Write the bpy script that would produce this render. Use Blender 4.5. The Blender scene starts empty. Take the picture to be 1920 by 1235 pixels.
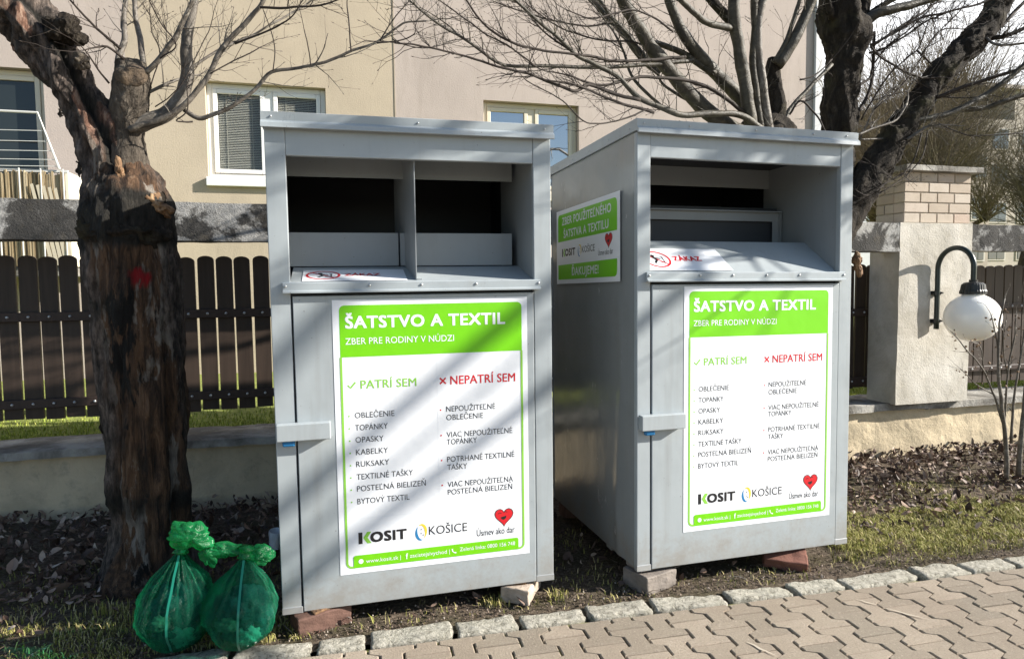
import bpy, bmesh, math, random
from mathutils import Vector, Matrix, noise, Euler
random.seed(7)
R = math.radians
S = bpy.context.scene
COL = S.collection

# ------------------------------------------------------------------ camera, sky, sun, exposure
F, PITCH, ROLL, YAW, CZ = 1249.95, .0649, .0113, .266, 1.46
fw = Vector((math.sin(YAW)*math.cos(PITCH), math.cos(YAW)*math.cos(PITCH), -math.sin(PITCH)))
rt = Vector((math.cos(YAW), -math.sin(YAW), 0))
dn = fw.cross(rt)
rt, dn = math.cos(ROLL)*rt + math.sin(ROLL)*dn, -math.sin(ROLL)*rt + math.cos(ROLL)*dn
cd = bpy.data.cameras.new('camera')
cam = bpy.data.objects.new('camera', cd)
COL.objects.link(cam)
m = Matrix((rt, -dn, -fw)).transposed().to_4x4()
m.translation = (0, 0, CZ)
cam.matrix_world = m
cd.sensor_width = 36
cd.lens = 36*F/1920
cd.clip_start, cd.clip_end = .05, 2000
S.camera = cam
S.render.resolution_x, S.render.resolution_y = 1024, 658

AZ, EL = R(109), R(26)            # sun azimuth clockwise from +Y, elevation
W = bpy.data.worlds.new('World')
S.world = W
W.use_nodes = True
nt = W.node_tree
bg = nt.nodes['Background']
sky = nt.nodes.new('ShaderNodeTexSky')
sky.sky_type = 'NISHITA'
sky.sun_disc = False
sky.sun_elevation, sky.sun_rotation = EL, AZ
sky.air_density, sky.dust_density, sky.ozone_density = 1.0, .6, 1.5
tc = nt.nodes.new('ShaderNodeTexCoord')
dot = nt.nodes.new('ShaderNodeVectorMath'); dot.operation = 'DOT_PRODUCT'
dot.inputs[1].default_value = Vector((.62, .74, .22)).normalized()
nt.links.new(tc.outputs['Generated'], dot.inputs[0])
cn = nt.nodes.new('ShaderNodeTexNoise'); cn.inputs['Scale'].default_value = 2.2; cn.inputs['Detail'].default_value = 7
nt.links.new(tc.outputs['Generated'], cn.inputs['Vector'])
ad = nt.nodes.new('ShaderNodeMath'); ad.operation = 'MULTIPLY_ADD'; ad.inputs[1].default_value = .35
nt.links.new(cn.outputs['Fac'], ad.inputs[0]); nt.links.new(dot.outputs['Value'], ad.inputs[2])
rp = nt.nodes.new('ShaderNodeMapRange'); rp.interpolation_type = 'SMOOTHSTEP'
rp.inputs[1].default_value, rp.inputs[2].default_value = .72, 1.02
nt.links.new(ad.outputs[0], rp.inputs[0])
mx = nt.nodes.new('ShaderNodeMixRGB')
mx.inputs[2].default_value = (9.5, 9.6, 9.8, 1)     # bright thin cloud on that side of the sky
nt.links.new(rp.outputs[0], mx.inputs[0]); nt.links.new(sky.outputs[0], mx.inputs[1])
nt.links.new(mx.outputs[0], bg.inputs[0])
bg.inputs[1].default_value = .078

sd = bpy.data.lights.new('sun', 'SUN')
sd.energy, sd.angle, sd.color = 5.0, R(.53), (1, .945, .86)
so = bpy.data.objects.new('sun', sd)
COL.objects.link(so)
sdir = Vector((math.sin(AZ)*math.cos(EL), math.cos(AZ)*math.cos(EL), math.sin(EL)))
so.rotation_euler = sdir.to_track_quat('Z', 'Y').to_euler()
so.location = sdir*30
S.view_settings.view_transform = 'Standard'
S.view_settings.look = 'None'
S.view_settings.exposure = 1.27
S.view_settings.gamma = 1

# ------------------------------------------------------------------ helpers
def at(x, y, Y):
    """point on the vertical plane at depth Y seen at photo pixel x, y"""
    v = fw + (x-960)/F*rt + (y-617.5)/F*dn
    return v*(Y/v.y) + Vector((0, 0, CZ))

def mat(name, col, rough=.6, metal=0., spec=.5):
    m = bpy.data.materials.new(name); m.use_nodes = True
    b = m.node_tree.nodes['Principled BSDF']
    b.inputs['Base Color'].default_value = (*col, 1)
    b.inputs['Roughness'].default_value = rough
    b.inputs['Metallic'].default_value = metal
    b.inputs['Specular IOR Level'].default_value = spec
    return m

class NB:
    """small node builder on a principled material"""
    def __init__(s, m):
        s.nt = m.node_tree; s.b = s.nt.nodes['Principled BSDF']
        s.tc = s.nt.nodes.new('ShaderNodeTexCoord')
    def noise(s, scale, detail=4, rough=.55, stretch=None, src='Object', dist=0):
        n = s.nt.nodes.new('ShaderNodeTexNoise')
        n.inputs['Scale'].default_value = scale; n.inputs['Detail'].default_value = detail
        n.inputs['Roughness'].default_value = rough; n.inputs['Distortion'].default_value = dist
        o = s.tc.outputs[src]
        if stretch:
            mp = s.nt.nodes.new('ShaderNodeMapping'); mp.inputs['Scale'].default_value = stretch
            s.nt.links.new(o, mp.inputs[0]); o = mp.outputs[0]
        s.nt.links.new(o, n.inputs['Vector']); return n.outputs['Fac']
    def ramp(s, fac, stops, interp='LINEAR'):
        r = s.nt.nodes.new('ShaderNodeValToRGB'); r.color_ramp.interpolation = interp
        e = r.color_ramp.elements
        while len(e) < len(stops): e.new(.5)
        for el, (p, c) in zip(e, stops):
            el.position = p; el.color = (*c, 1) if len(c) == 3 else c
        s.nt.links.new(fac, r.inputs[0]); return r.outputs[0]
    def mix(s, fac, a, b, mode='MIX'):
        n = s.nt.nodes.new('ShaderNodeMixRGB'); n.blend_type = mode
        for i, v in ((0, fac), (1, a), (2, b)):
            if hasattr(v, 'node'): s.nt.links.new(v, n.inputs[i])
            elif i == 0: n.inputs[0].default_value = v
            else: n.inputs[i].default_value = (*v, 1)
        return n.outputs[0]
    def math(s, op, a, b=0.):
        n = s.nt.nodes.new('ShaderNodeMath'); n.operation = op
        for i, v in ((0, a), (1, b)):
            if hasattr(v, 'node'): s.nt.links.new(v, n.inputs[i])
            else: n.inputs[i].default_value = v
        return n.outputs[0]
    def attr(s, name):
        n = s.nt.nodes.new('ShaderNodeAttribute'); n.attribute_name = name; return n.outputs['Color']
    def rnd(s):
        return s.nt.nodes.new('ShaderNodeNewGeometry').outputs['Random Per Island']
    def col(s, o): s.nt.links.new(o, s.b.inputs['Base Color'])
    def rgh(s, o): s.nt.links.new(o, s.b.inputs['Roughness'])
    def bump(s, h, strength=.3, dist=.01):
        n = s.nt.nodes.new('ShaderNodeBump'); n.inputs['Strength'].default_value = strength
        n.inputs['Distance'].default_value = dist
        s.nt.links.new(h, n.inputs['Height']); s.nt.links.new(n.outputs[0], s.b.inputs['Normal'])

def tag(o, label=None, cat=None, group=None, kind=None):
    for k, v in (('label', label), ('category', cat), ('group', group), ('kind', kind)):
        if v: o[k] = v
    return o

def link(name, me, m, parent=None, smooth=False):
    o = bpy.data.objects.new(name, me); COL.objects.link(o)
    if m: me.materials.append(m)
    if parent: o.parent = parent
    if smooth: me.shade_smooth()
    return o

def empty(name, loc=(0, 0, 0), rot=(0, 0, 0)):
    o = bpy.data.objects.new(name, None); COL.objects.link(o)
    o.location = loc; o.rotation_euler = rot; o.empty_display_size = .1
    return o

class MB:
    def __init__(s): s.v = []; s.f = []
    def add(s, vs, fs):
        n = len(s.v); s.v += [tuple(v) for v in vs]; s.f += [tuple(i+n for i in f) for f in fs]
    def quad(s, a, b, c, d): s.add([a, b, c, d], [(0, 1, 2, 3)])
    def box(s, x0, x1, y0, y1, z0, z1, bev=0., M=None):
        bm = bmesh.new()
        bmesh.ops.create_cube(bm, size=1, matrix=Matrix.Translation(((x0+x1)/2, (y0+y1)/2, (z0+z1)/2)) @ Matrix.Diagonal((x1-x0, y1-y0, z1-z0, 1)))
        if bev: bmesh.ops.bevel(bm, geom=bm.edges[:], offset=bev, segments=2, affect='EDGES', profile=.5)
        s.bm(bm, M)
    def bm(s, bm, M=None):
        bm.verts.index_update()
        s.add([(M @ v.co) if M else v.co[:] for v in bm.verts], [[v.index for v in f.verts] for f in bm.faces])
        bm.free()
    def prism(s, pts, ax, a, b):
        """2-D outline extruded along axis 0/1/2 from a to b"""
        def p3(p, t):
            l = list(p); l.insert(ax, t); return l
        n = len(pts)
        s.add([p3(p, a) for p in pts] + [p3(p, b) for p in pts],
              [tuple(range(n)), tuple(range(2*n-1, n-1, -1))] + [(i, i+n, (i+1) % n+n, (i+1) % n) for i in range(n)])
    def tube(s, pts, rad, n=8, cap=True, jit=0):
        pts = [Vector(p) for p in pts]; N = len(pts)
        if N < 2: return
        t0 = (pts[1]-pts[0]).normalized()
        u = t0.orthogonal().normalized(); vs = []
        for i in range(N):
            t = (pts[min(i+1, N-1)]-pts[max(i-1, 0)])
            t = t.normalized() if t.length > 1e-9 else t0
            u = (u - t*u.dot(t)); u = u.normalized() if u.length > 1e-6 else t.orthogonal().normalized()
            w = t.cross(u); r = rad[i] if hasattr(rad, '__len__') else rad
            for k in range(n):
                a = 2*math.pi*k/n
                rr = r*(1+jit*noise.noise(pts[i]*9+Vector((k*1.7, 0, 0)))) if jit else r
                vs.append(pts[i]+u*math.cos(a)*rr+w*math.sin(a)*rr)
        fs = [(i*n+k, i*n+(k+1) % n, (i+1)*n+(k+1) % n, (i+1)*n+k) for i in range(N-1) for k in range(n)]
        if cap: fs += [tuple(range(n-1, -1, -1)), tuple((N-1)*n+k for k in range(n))]
        s.add(vs, fs)
    def mesh(s, name):
        me = bpy.data.meshes.new(name); me.from_pydata(s.v, [], s.f); me.update(); return me
    def build(s, name, m, parent=None, smooth=False, fix=True):
        me = s.mesh(name)
        if fix:
            bm = bmesh.new(); bm.from_mesh(me); bmesh.ops.recalc_face_normals(bm, faces=bm.faces[:]); bm.to_mesh(me); bm.free()
        return link(name, me, m, parent, smooth)

def copy_tree(o, parent=None):
    c = o.copy(); COL.objects.link(c)
    if parent: c.parent = parent
    for ch in list(o.children): copy_tree(ch, c)
    return c

def spline(pts, n):
    """Catmull-Rom through points (tuples of any length), n samples per span"""
    P = [Vector(p) for p in pts]; P = [P[0]*2-P[1]] + P + [P[-1]*2-P[-2]]
    out = []
    for i in range(1, len(P)-2):
        for k in range(n):
            t = k/n; a, b, c, d = P[i-1:i+3]
            out.append(.5*((2*b) + (c-a)*t + (2*a-5*b+4*c-d)*t*t + (3*b-a-3*c+d)*t**3))
    out.append(P[-2]); return out

def fbm(p, o=4): return noise.fractal(p, 1., 2., o, noise_basis='PERLIN_ORIGINAL')

# ------------------------------------------------------------------ materials
M = {}
def paint(name, c, rough=.32):
    m = mat(name, c, rough); n = NB(m)
    a = n.noise(3.5, 5, .6); g = n.noise(34, 6, .7, (1, 1, .25)); sp = n.noise(95, 2, .5)
    col = n.mix(n.ramp(a, [(.35, (0, 0, 0)), (.75, (1, 1, 1))]), tuple(x*.93 for x in c), tuple(min(1, x*1.05) for x in c))
    col = n.mix(n.math('MULTIPLY', n.ramp(g, [(.6, (0, 0, 0)), (.8, (1, 1, 1))]), .25), col, (.28, .27, .24))
    col = n.mix(n.math('MULTIPLY', n.ramp(sp, [(.745, (0, 0, 0)), (.775, (1, 1, 1))]), .8), col, (.10, .075, .055))
    st = n.noise(10, 6, .7, (1, 1, .05)); col = n.mix(n.math('MULTIPLY', n.ramp(st, [(.54, (0, 0, 0)), (.74, (1, 1, 1))]), .30), col, (.22, .215, .20))
    sx = n.nt.nodes.new('ShaderNodeSeparateXYZ'); n.nt.links.new(n.tc.outputs['Object'], sx.inputs[0])
    mud = n.math('SUBTRACT', n.math('ADD', n.noise(7, 7, .75), n.math('MULTIPLY', n.noise(60, 4, .7), .25)), n.math('MULTIPLY', sx.outputs[2], 1.15))
    col = n.mix(n.math('MULTIPLY', n.ramp(mud, [(.42, (0, 0, 0)), (.72, (1, 1, 1))]), .55), col, (.24, .20, .155))
    sc2 = n.noise(6, 8, .8, (4, 4, .6), dist=2.5); col = n.mix(n.math('MULTIPLY', n.ramp(sc2, [(.655, (0, 0, 0)), (.67, (1, 1, 1)), (.685, (0, 0, 0))]), .35), col, (.55, .56, .55))
    n.col(col)
    n.rgh(n.ramp(n.math('ADD', n.math('MULTIPLY', a, .6), n.math('MULTIPLY', g, .4)), [(.3, (rough-.06,)*3), (.7, (rough+.16,)*3)]))
    n.bump(n.noise(3.1, 3, .5), .22, .03)
    return m
M['grey'] = paint('grey_paint', (.35, .385, .40), .30)
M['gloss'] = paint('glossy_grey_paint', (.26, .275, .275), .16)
M['innershade'] = paint('shaded_grey_paint', (.26, .278, .285), .4)  # same grey paint, darkened to stand for the shade inside the hopper
M['dark'] = mat('painted_shade', (.030, .034, .040), .6)  # near-black colour standing for shade in unlit spaces
M['bare'] = mat('galvanised', (.50, .51, .51), .38, .6)
M['white'] = mat('poster_white', (.80, .82, .85), .38)
M['green'] = mat('poster_green', (.165, .56, .004), .35)
M['ltgreen'] = mat('poster_light_green', (.24, .55, .06), .4)
M['black'] = mat('print_black', (.015, .015, .017), .4)
M['red'] = mat('print_red', (.58, .012, .02), .4)
M['pgrey'] = mat('print_grey', (.5, .5, .5), .5)
M['pwhite'] = mat('print_white', (.82, .84, .85), .4)
M['yellow'] = mat('print_yellow', (.75, .55, .05), .4)
M['blue'] = mat('print_blue', (.02, .19, .42), .4)
M['lockblue'] = mat('padlock_blue', (.01, .13, .30), .35)

for _k in ('white', 'green'):
    n_ = NB(M[_k]); n_.bump(n_.noise(5, 3, .5), .18, .02)
def stucco(name, c, sc=55., st=.55, var=.12):
    m = mat(name, c, .9, spec=.2); n = NB(m)
    a = n.noise(1.1, 5, .6); b = n.noise(sc, 4, .65); d = n.noise(7, 6, .7, (1, 1, .2))
    col = n.mix(n.ramp(a, [(.3, (0, 0, 0)), (.7, (1, 1, 1))]), tuple(x*(1-var) for x in c), tuple(x*(1+var*.4) for x in c))
    col = n.mix(n.math('MULTIPLY', n.ramp(d, [(.55, (0, 0, 0)), (.8, (1, 1, 1))]), .3), col, tuple(x*.62 for x in c))
    col = n.mix(n.math('MULTIPLY', n.ramp(b, [(.5, (0, 0, 0)), (.72, (1, 1, 1))]), .28), col, tuple(x*.62 for x in c))
    col = n.mix(n.math('MULTIPLY', n.ramp(n.noise(2.1, 6, .7, (1, 1, .16)), [(.56, (0, 0, 0)), (.75, (1, 1, 1))]), .35), col, (.20, .17, .13))
    n.col(col); n.bump(b, st*.5, .012); return m
M['ywall'] = stucco('yellow_render', (.455, .385, .29))
M['pwall'] = stucco('pink_render', (.455, .39, .345))

def concrete(name, light, dark, lo=.42, hi=.6, bs=70, st=.8, stain=(.10, .085, .06)):
    m = mat(name, light, .92, spec=.2); n = NB(m)
    a = n.noise(2.6, 7, .68, dist=.4); b = n.noise(bs, 5, .7); c = n.noise(9, 6, .7); f = n.noise(3.3, 3, .5)
    col = n.mix(n.ramp(a, [(lo, (0, 0, 0)), (hi, (1, 1, 1))]), dark, light)
    col = n.mix(n.math('MULTIPLY', n.ramp(c, [(.55, (0, 0, 0)), (.75, (1, 1, 1))]), .55), col, stain)
    n.col(col)
    n.bump(n.math('ADD', n.math('MULTIPLY', b, .5), n.math('MULTIPLY', n.math('LESS_THAN', f, .47), .25)), st, .02)
    return m
M['beam'] = concrete('beam_concrete', (.36, .355, .34), (.06, .058, .055), .50, .56, 85, 1.)
M['pillar'] = concrete('pillar_plaster', (.58, .55, .49), (.42, .39, .33), .36, .6, 60, .5, (.30, .265, .20))
M['plaster'] = concrete('wall_plaster', (.60, .50, .345), (.43, .36, .25), .38, .62, 45, .6, (.19, .17, .14))
M['coping'] = concrete('coping_concrete', (.40, .385, .35), (.14, .13, .115), .4, .6, 60, .9)
def granite():
    m = mat('kerb_granite', (.5, .48, .44), .92, spec=.2); n = NB(m)
    a = n.noise(38, 6, .75, dist=.6); b = n.noise(8, 6, .7); c = n.noise(130, 4, .7)
    col = n.ramp(a, [(.34, (.10, .092, .075)), (.43, (.36, .34, .28)), (.54, (.52, .49, .415)), (.72, (.70, .665, .575))])
    col = n.mix(n.math('MULTIPLY', n.ramp(b, [(.55, (0, 0, 0)), (.72, (1, 1, 1))]), .5), col, (.24, .24, .18))
    n.col(col); n.bump(n.math('ADD', a, n.math('MULTIPLY', c, .5)), 1., .03); return m
M['stone'] = granite()

def brickm(name, c):
    m = mat(name, c, .85, spec=.3); n = NB(m)
    a = n.noise(9, 6, .7); b = n.noise(60, 4, .7)
    n.col(n.mix(n.ramp(a, [(.35, (0, 0, 0)), (.7, (1, 1, 1))]), tuple(x*.6 for x in c), tuple(min(1, x*1.15) for x in c)))
    n.bump(b, .6, .006); return m
M['redbrick'] = brickm('red_brick', (.21, .095, .068))
M['darkbrick'] = brickm('dark_brick', (.13, .072, .055))
M['palebrick'] = brickm('pale_brick', (.44, .36, .29))
M['greyblock'] = brickm('grey_block', (.22, .19, .165))
def ybrick():
    m = mat('yellow_brick', (.55, .43, .28), .85, spec=.2); n = NB(m)
    c = n.ramp(n.rnd(), [(0, (.41, .34, .27)), (.35, (.48, .41, .335)), (.7, (.52, .46, .39)), (1, (.44, .31, .235))])
    n.col(n.mix(n.math('MULTIPLY', n.ramp(n.noise(14, 6, .7), [(.45, (0, 0, 0)), (.8, (1, 1, 1))]), .5), c, (.33, .27, .2)))
    n.bump(n.noise(90, 4), .4, .005); return m
M['ybrick'] = ybrick()
M['mortar'] = brickm('mortar', (.42, .37, .30))

def wood(name, c, gl=.5):
    m = mat(name, c, gl, spec=.35); n = NB(m)
    a = n.noise(5, 6, .6, (6, 6, .35)); r = n.rnd()
    col = n.mix(n.ramp(a, [(.35, (0, 0, 0)), (.7, (1, 1, 1))]), tuple(x*.7 for x in c), tuple(x*1.25 for x in c))
    col = n.mix(n.math('MULTIPLY', r, .35), col, tuple(x*1.5 for x in c))
    n.col(col); n.bump(a, .15, .004); return m
M['picket'] = wood('brown_fence_wood', (.042, .029, .022), .5)
M['rail'] = wood('brown_rail_wood', (.040, .026, .021), .5)

def bark(name, dark, mid, light, sc=22, st=1., zs=.22, moss=None):
    m = mat(name, mid, .55 if st < .5 else .9, spec=.35 if st < .5 else .2); n = NB(m)
    a = n.noise(sc, 7, .72, (1, 1, zs), dist=.8); b = n.noise(4, 4, .6); c = n.noise(sc*4, 3, .6)
    col = n.ramp(a, [(.30, dark), (.52, mid), (.74, light)])
    if moss: col = n.mix(n.math('MULTIPLY', n.ramp(b, [(.55, (0, 0, 0)), (.68, (1, 1, 1))]), .7), col, moss)
    n.col(col); n.bump(n.math('ADD', a, n.math('MULTIPLY', c, .3)), st, .02); return m
M['bark'] = bark('grey_bark', (.020, .017, .013), (.085, .070, .055), (.19, .165, .13), 26, .8, .3)
M['oldbark'] = bark('dark_old_bark', (.006, .005, .004), (.024, .019, .014), (.065, .054, .040), 20, 1., .35, (.060, .054, .028))
M['limb'] = bark('smooth_branch_bark', (.040, .034, .028), (.115, .099, .080), (.27, .245, .21), 13, .4, 1.2)
M['oliv'] = bark('olive_branch_bark', (.022, .019, .013), (.058, .050, .035), (.13, .115, .08), 15, .45, 1.2)
M['twig'] = mat('twig_bark', (.036, .027, .021), .75, spec=.3)
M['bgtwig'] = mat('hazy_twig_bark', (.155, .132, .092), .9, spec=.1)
M['bgbark'] = bark('far_tree_bark', (.03, .025, .018), (.075, .062, .045), (.14, .12, .09), 14, .8)
M['cut'] = mat('cut_wood', (.42, .22, .09), .8); n_ = NB(M['cut'])
n_.col(n_.ramp(n_.noise(22, 6, .75, (1, 1, .2)), [(.32, (.02, .012, .008)), (.5, (.16, .085, .038)), (.75, (.40, .27, .15))])); n_.bump(n_.noise(40, 5, .7, (1, 1, .15)), .8, .01)
M['endgrain'] = mat('weathered_end_grain', (.12, .09, .06), .9); n_ = NB(M['endgrain'])
n_.col(n_.ramp(n_.noise(24, 6, .75), [(.3, (.03, .022, .015)), (.55, (.12, .085, .055)), (.8, (.24, .17, .10))])); n_.bump(n_.noise(40, 5, .7), .9, .012)

def hero():
    m = mat('old_trunk_wood', (.1, .06, .04), .78, spec=.3); n = NB(m)
    a = n.noise(30, 9, .74, (1, 1, .085), dist=.5); b = n.noise(5.5, 6, .65, (1.3, 1.3, .32), dist=.5); c = n.noise(40, 5, .7, (1, 1, .3))
    w = n.ramp(a, [(.34, (.006, .005, .004)), (.45, (.050, .028, .016)), (.58, (.14, .078, .042)), (.74, (.26, .18, .12))])
    w = n.mix(n.ramp(b, [(.53, (0, 0, 0)), (.57, (1, 1, 1))]), w, n.ramp(a, [(.32, (.05, .04, .033)), (.5, (.21, .18, .15)), (.7, (.36, .32, .27))]))
    w = n.mix(n.ramp(n.noise(4.2, 6, .7, (1.2, 1.2, .28)), [(.57, (0, 0, 0)), (.60, (1, 1, 1))]), w, (.006, .005, .004))
    k = n.ramp(c, [(.34, (.012, .010, .008)), (.5, (.085, .066, .054)), (.68, (.23, .18, .15))])
    col = n.mix(n.attr('bark'), w, k)
    rb = n.ramp(c, [(.34, (.035, .017, .011)), (.50, (.20, .105, .07)), (.70, (.42, .30, .22))])
    col = n.mix(n.attr('rust'), col, rb)
    ck = n.ramp(c, [(.35, (.005, .005, .004)), (.65, (.03, .026, .02)), (.8, (.12, .11, .06))])
    col = n.mix(n.attr('char_shade'), col, ck)
    col = n.mix(n.math('MULTIPLY', n.attr('mark'), n.ramp(a, [(.3, (.35, .35, .35)), (.5, (1, 1, 1))])), col, (.26, .006, .009))
    n.col(col); n.bump(n.math('ADD', a, n.math('MULTIPLY', c, .6)), 1., .035); return m
M['hero'] = hero()
M['glass'] = mat('window_glass', (.012, .016, .018), .02, spec=1.)
M['glass'].node_tree.nodes['Principled BSDF'].inputs['IOR'].default_value = 2.6
M['blind'] = mat('window_blind', (.7, .72, .66), .6); n_ = NB(M['blind'])
_w = n_.nt.nodes.new('ShaderNodeTexWave'); _w.bands_direction = 'Z'; _w.inputs['Scale'].default_value = 18
n_.nt.links.new(n_.tc.outputs['Object'], _w.inputs['Vector'])
n_.col(n_.ramp(_w.outputs['Fac'], [(.2, (.66, .66, .61)), (.6, (.85, .85, .80))]))
M['pvc'] = mat('white_window_frame', (.78, .78, .75), .35)
M['cream'] = mat('cream_window_frame', (.66, .60, .46), .4)
M['metalw'] = mat('white_painted_metal', (.55, .55, .52), .4)
M['lampmetal'] = mat('dark_green_metal', (.012, .022, .018), .35)
M['lampblack'] = mat('black_plastic', (.010, .011, .010), .45)
M['opal'] = mat('opal_globe', (.92, .90, .85), .22)
_b = M['opal'].node_tree.nodes['Principled BSDF']; _b.inputs['Subsurface Weight'].default_value = .6; _b.inputs['Subsurface Radius'].default_value = (.2, .19, .17); _b.inputs['Subsurface Scale'].default_value = .5
def reed():
    m = mat('reed_screen', (.5, .38, .18), .8); n = NB(m)
    n.col(n.ramp(n.noise(30, 4, .7, (1, 1, .03)), [(.36, (.06, .04, .02)), (.5, (.26, .19, .10)), (.65, (.44, .37, .25))]))
    n.bump(n.noise(30, 4, .7, (1, 1, .03)), 1., .01); return m
M['reed'] = reed()
def soil():
    m = mat('soil', (.08, .06, .045), .95, spec=.15); n = NB(m)
    a = n.noise(3.2, 7, .7); b = n.noise(55, 6, .75); c = n.noise(1.3, 4, .6)
    col = n.ramp(b, [(.3, (.038, .028, .020)), (.5, (.13, .10, .074)), (.68, (.27, .22, .17))])
    col = n.mix(n.math('MULTIPLY', n.ramp(a, [(.45, (0, 0, 0)), (.62, (1, 1, 1))]), .55), col, (.055, .060, .020))
    n.col(col); n.bump(b, 1., .03); return m
M['soil'] = soil()
def grassm(name, stops):
    m = mat(name, (.1, .12, .03), .7, spec=.2); n = NB(m)
    n.col(n.ramp(n.rnd(), stops)); return m
M['grass'] = grassm('grass', [(0, (.12, .13, .03)), (.4, (.25, .25, .06)), (.7, (.37, .33, .12)), (1, (.50, .42, .23))])
M['lawn'] = grassm('lawn_grass', [(0, (.16, .23, .03)), (.5, (.30, .37, .05)), (1, (.44, .44, .12))])
M['lawnbase'] = mat('lawn_earth', (.10, .12, .03), .95); n_ = NB(M['lawnbase'])
n_.col(n_.ramp(n_.noise(14, 7, .7), [(.3, (.13, .16, .03)), (.6, (.27, .31, .06)), (.8, (.38, .36, .14))])); n_.bump(n_.noise(60, 5), 1., .03)
def leafm():
    m = mat('dead_leaf', (.1, .06, .04), .62, spec=.35); n = NB(m)
    n.col(n.ramp(n.rnd(), [(0, (.030, .018, .013)), (.4, (.085, .052, .038)), (.7, (.16, .105, .078)), (.88, (.28, .20, .15)), (1, (.46, .38, .31))])); return m
M['leaf'] = leafm()
def paver():
    m = mat('sandstone_paver', (.33, .255, .195), .88, spec=.25); n = NB(m)
    c = n.ramp(n.rnd(), [(0, (.235, .20, .155)), (.5, (.30, .25, .192)), (1, (.355, .295, .23))])
    sp = n.noise(120, 4, .8); a = n.noise(2.2, 6, .65)
    c = n.mix(n.math('MULTIPLY', n.ramp(sp, [(.50, (0, 0, 0)), (.66, (1, 1, 1))]), .6), c, (.15, .115, .088))
    c = n.mix(n.math('MULTIPLY', n.ramp(n.noise(75, 4, .8), [(.56, (0, 0, 0)), (.7, (1, 1, 1))]), .6), c, (.50, .44, .37))
    c = n.mix(n.math('MULTIPLY', n.ramp(a, [(.45, (0, 0, 0)), (.68, (1, 1, 1))]), .5), c, (.21, .165, .125))
    c = n.mix(n.math('MULTIPLY', n.ramp(n.noise(14, 6, .7), [(.55, (0, 0, 0)), (.75, (1, 1, 1))]), .4), c, (.20, .16, .12))
    scr = n.noise(2.7, 5, .55, (2.3, .75, 1), dist=1.6)
    n.col(c); n.bump(sp, .8, .006); return m
M['paver'] = paver()
M['joint'] = mat('paver_joint', (.05, .045, .03), .95); n_ = NB(M['joint'])
n_.col(n_.ramp(n_.noise(6, 6, .7), [(.38, (.018, .015, .011)), (.50, (.06, .055, .02)), (.60, (.20, .21, .04))]))
M['film'] = None

# ------------------------------------------------------------------ ground, paving
def edgeY(x): return 2.69 - .05*(x+.08)             # back edge of the paving
def gz(x, y):
    t = max(0., min(1., (y-2.75)/1.9))
    return t*max(-.06, min(.055, -.012*(x-.4)*1.6)) + .012*fbm(Vector((x*1.6, y*1.6, 3)), 4)*min(1, max(0, (y-edgeY(x)-.12)*4))

g = MB(); g.quad((-400, -400, -.16), (400, -400, -.16), (400, 400, -.16), (-400, 400, -.16))
tag(g.build('ground', M['soil']), kind='structure')
sb = MB(); nx, ny = 150, 44
x0, x1 = -5.5, 10.
vs = []
for j in range(ny+1):
    for i in range(nx+1):
        x = x0+(x1-x0)*i/nx; ye = edgeY(x)+.05
        y = ye+(4.9-ye)*j/ny
        z = gz(x, y)-.012
        vs.append((x, y, z+.010*fbm(Vector((x*9, y*9, 0)), 3)))
sb.add(vs, [(j*(nx+1)+i, j*(nx+1)+i+1, (j+1)*(nx+1)+i+1, (j+1)*(nx+1)+i) for j in range(ny) for i in range(nx)])
tag(sb.build('soil_strip', M['soil'], smooth=True, fix=False), kind='structure')

lw = MB(); lw.quad((-20, 4.9, .545), (70, 4.9, -.13), (70, 140, -.13), (-20, 140, .545))
tag(lw.build('lawn', M['lawnbase']), kind='structure')
def lawnz(x): return .545 - .0075*(x+20)

PV = Matrix.Rotation(-.05, 4, 'Z')
PV.translation = (-.08, 2.69, 0)
pj = MB()
pj.add([PV @ Vector(p) for p in ((-9, -5, -.014), (13, -5, -.014), (13, .02, -.014), (-9, .02, -.014))], [(0, 1, 2, 3)])
tag(pj.build('pavement_joints', M['joint']), kind='structure')
pv = MB()
PW, PL = .1415, .194
def hw(t):                                          # half width of the bone shaped paver
    t = abs(t)/PL
    k = 0. if t < .19 else 1. if t > .31 else (t-.19)/.12
    return PW/2 + .0235*(2*k-1) - .0040
for c in range(-55, 88):
    off = PL/2 if c % 2 else 0
    for r in range(0, 25):
        yc = -(r+.5)*PL + off
        if yc > PL*.4: continue
        xc = c*PW
        ts = [-.5, -.31, -.19, .19, .31, .5]
        ts = [t*PL for t in ts]; ts[0] += .0028; ts[-1] -= .0028
        top = -.004
        if yc+ts[-1] > top:
            ts = [t for t in ts if yc+t < top-.003]+[top-yc]
        if len(ts) < 3: continue
        out = [(hw(t), t) for t in ts]+[(-hw(t), t) for t in reversed(ts)]
        z = random.gauss(0, .0012); tx, ty = random.gauss(0, .006), random.gauss(0, .006); rz = random.gauss(0, .006)
        b = .0045
        n = len(out); vv = []
        cy = sum(p[1] for p in out)/n
        for (s, zz) in ((1., -.05), (1., -b), (None, 0.)):
            for (px, py) in out:
                if s is None:
                    px = px-b*(1 if px > 0 else -1); py = cy+(py-cy)*(1-b/(PL/2))
                x = px*math.cos(rz)-py*math.sin(rz); y = px*math.sin(rz)+py*math.cos(rz)
                vv.append(PV @ Vector((xc+x, yc+y, z+zz+tx*px+ty*py)))
        fs = [tuple(2*n+i for i in range(n))]
        for l in (0, 1):
            fs += [(l*n+i, l*n+(i+1) % n, (l+1)*n+(i+1) % n, (l+1)*n+i) for i in range(n)]
        pv.add(vv, fs)
tag(pv.build('pavement', M['paver'], fix=True), kind='structure')
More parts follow.
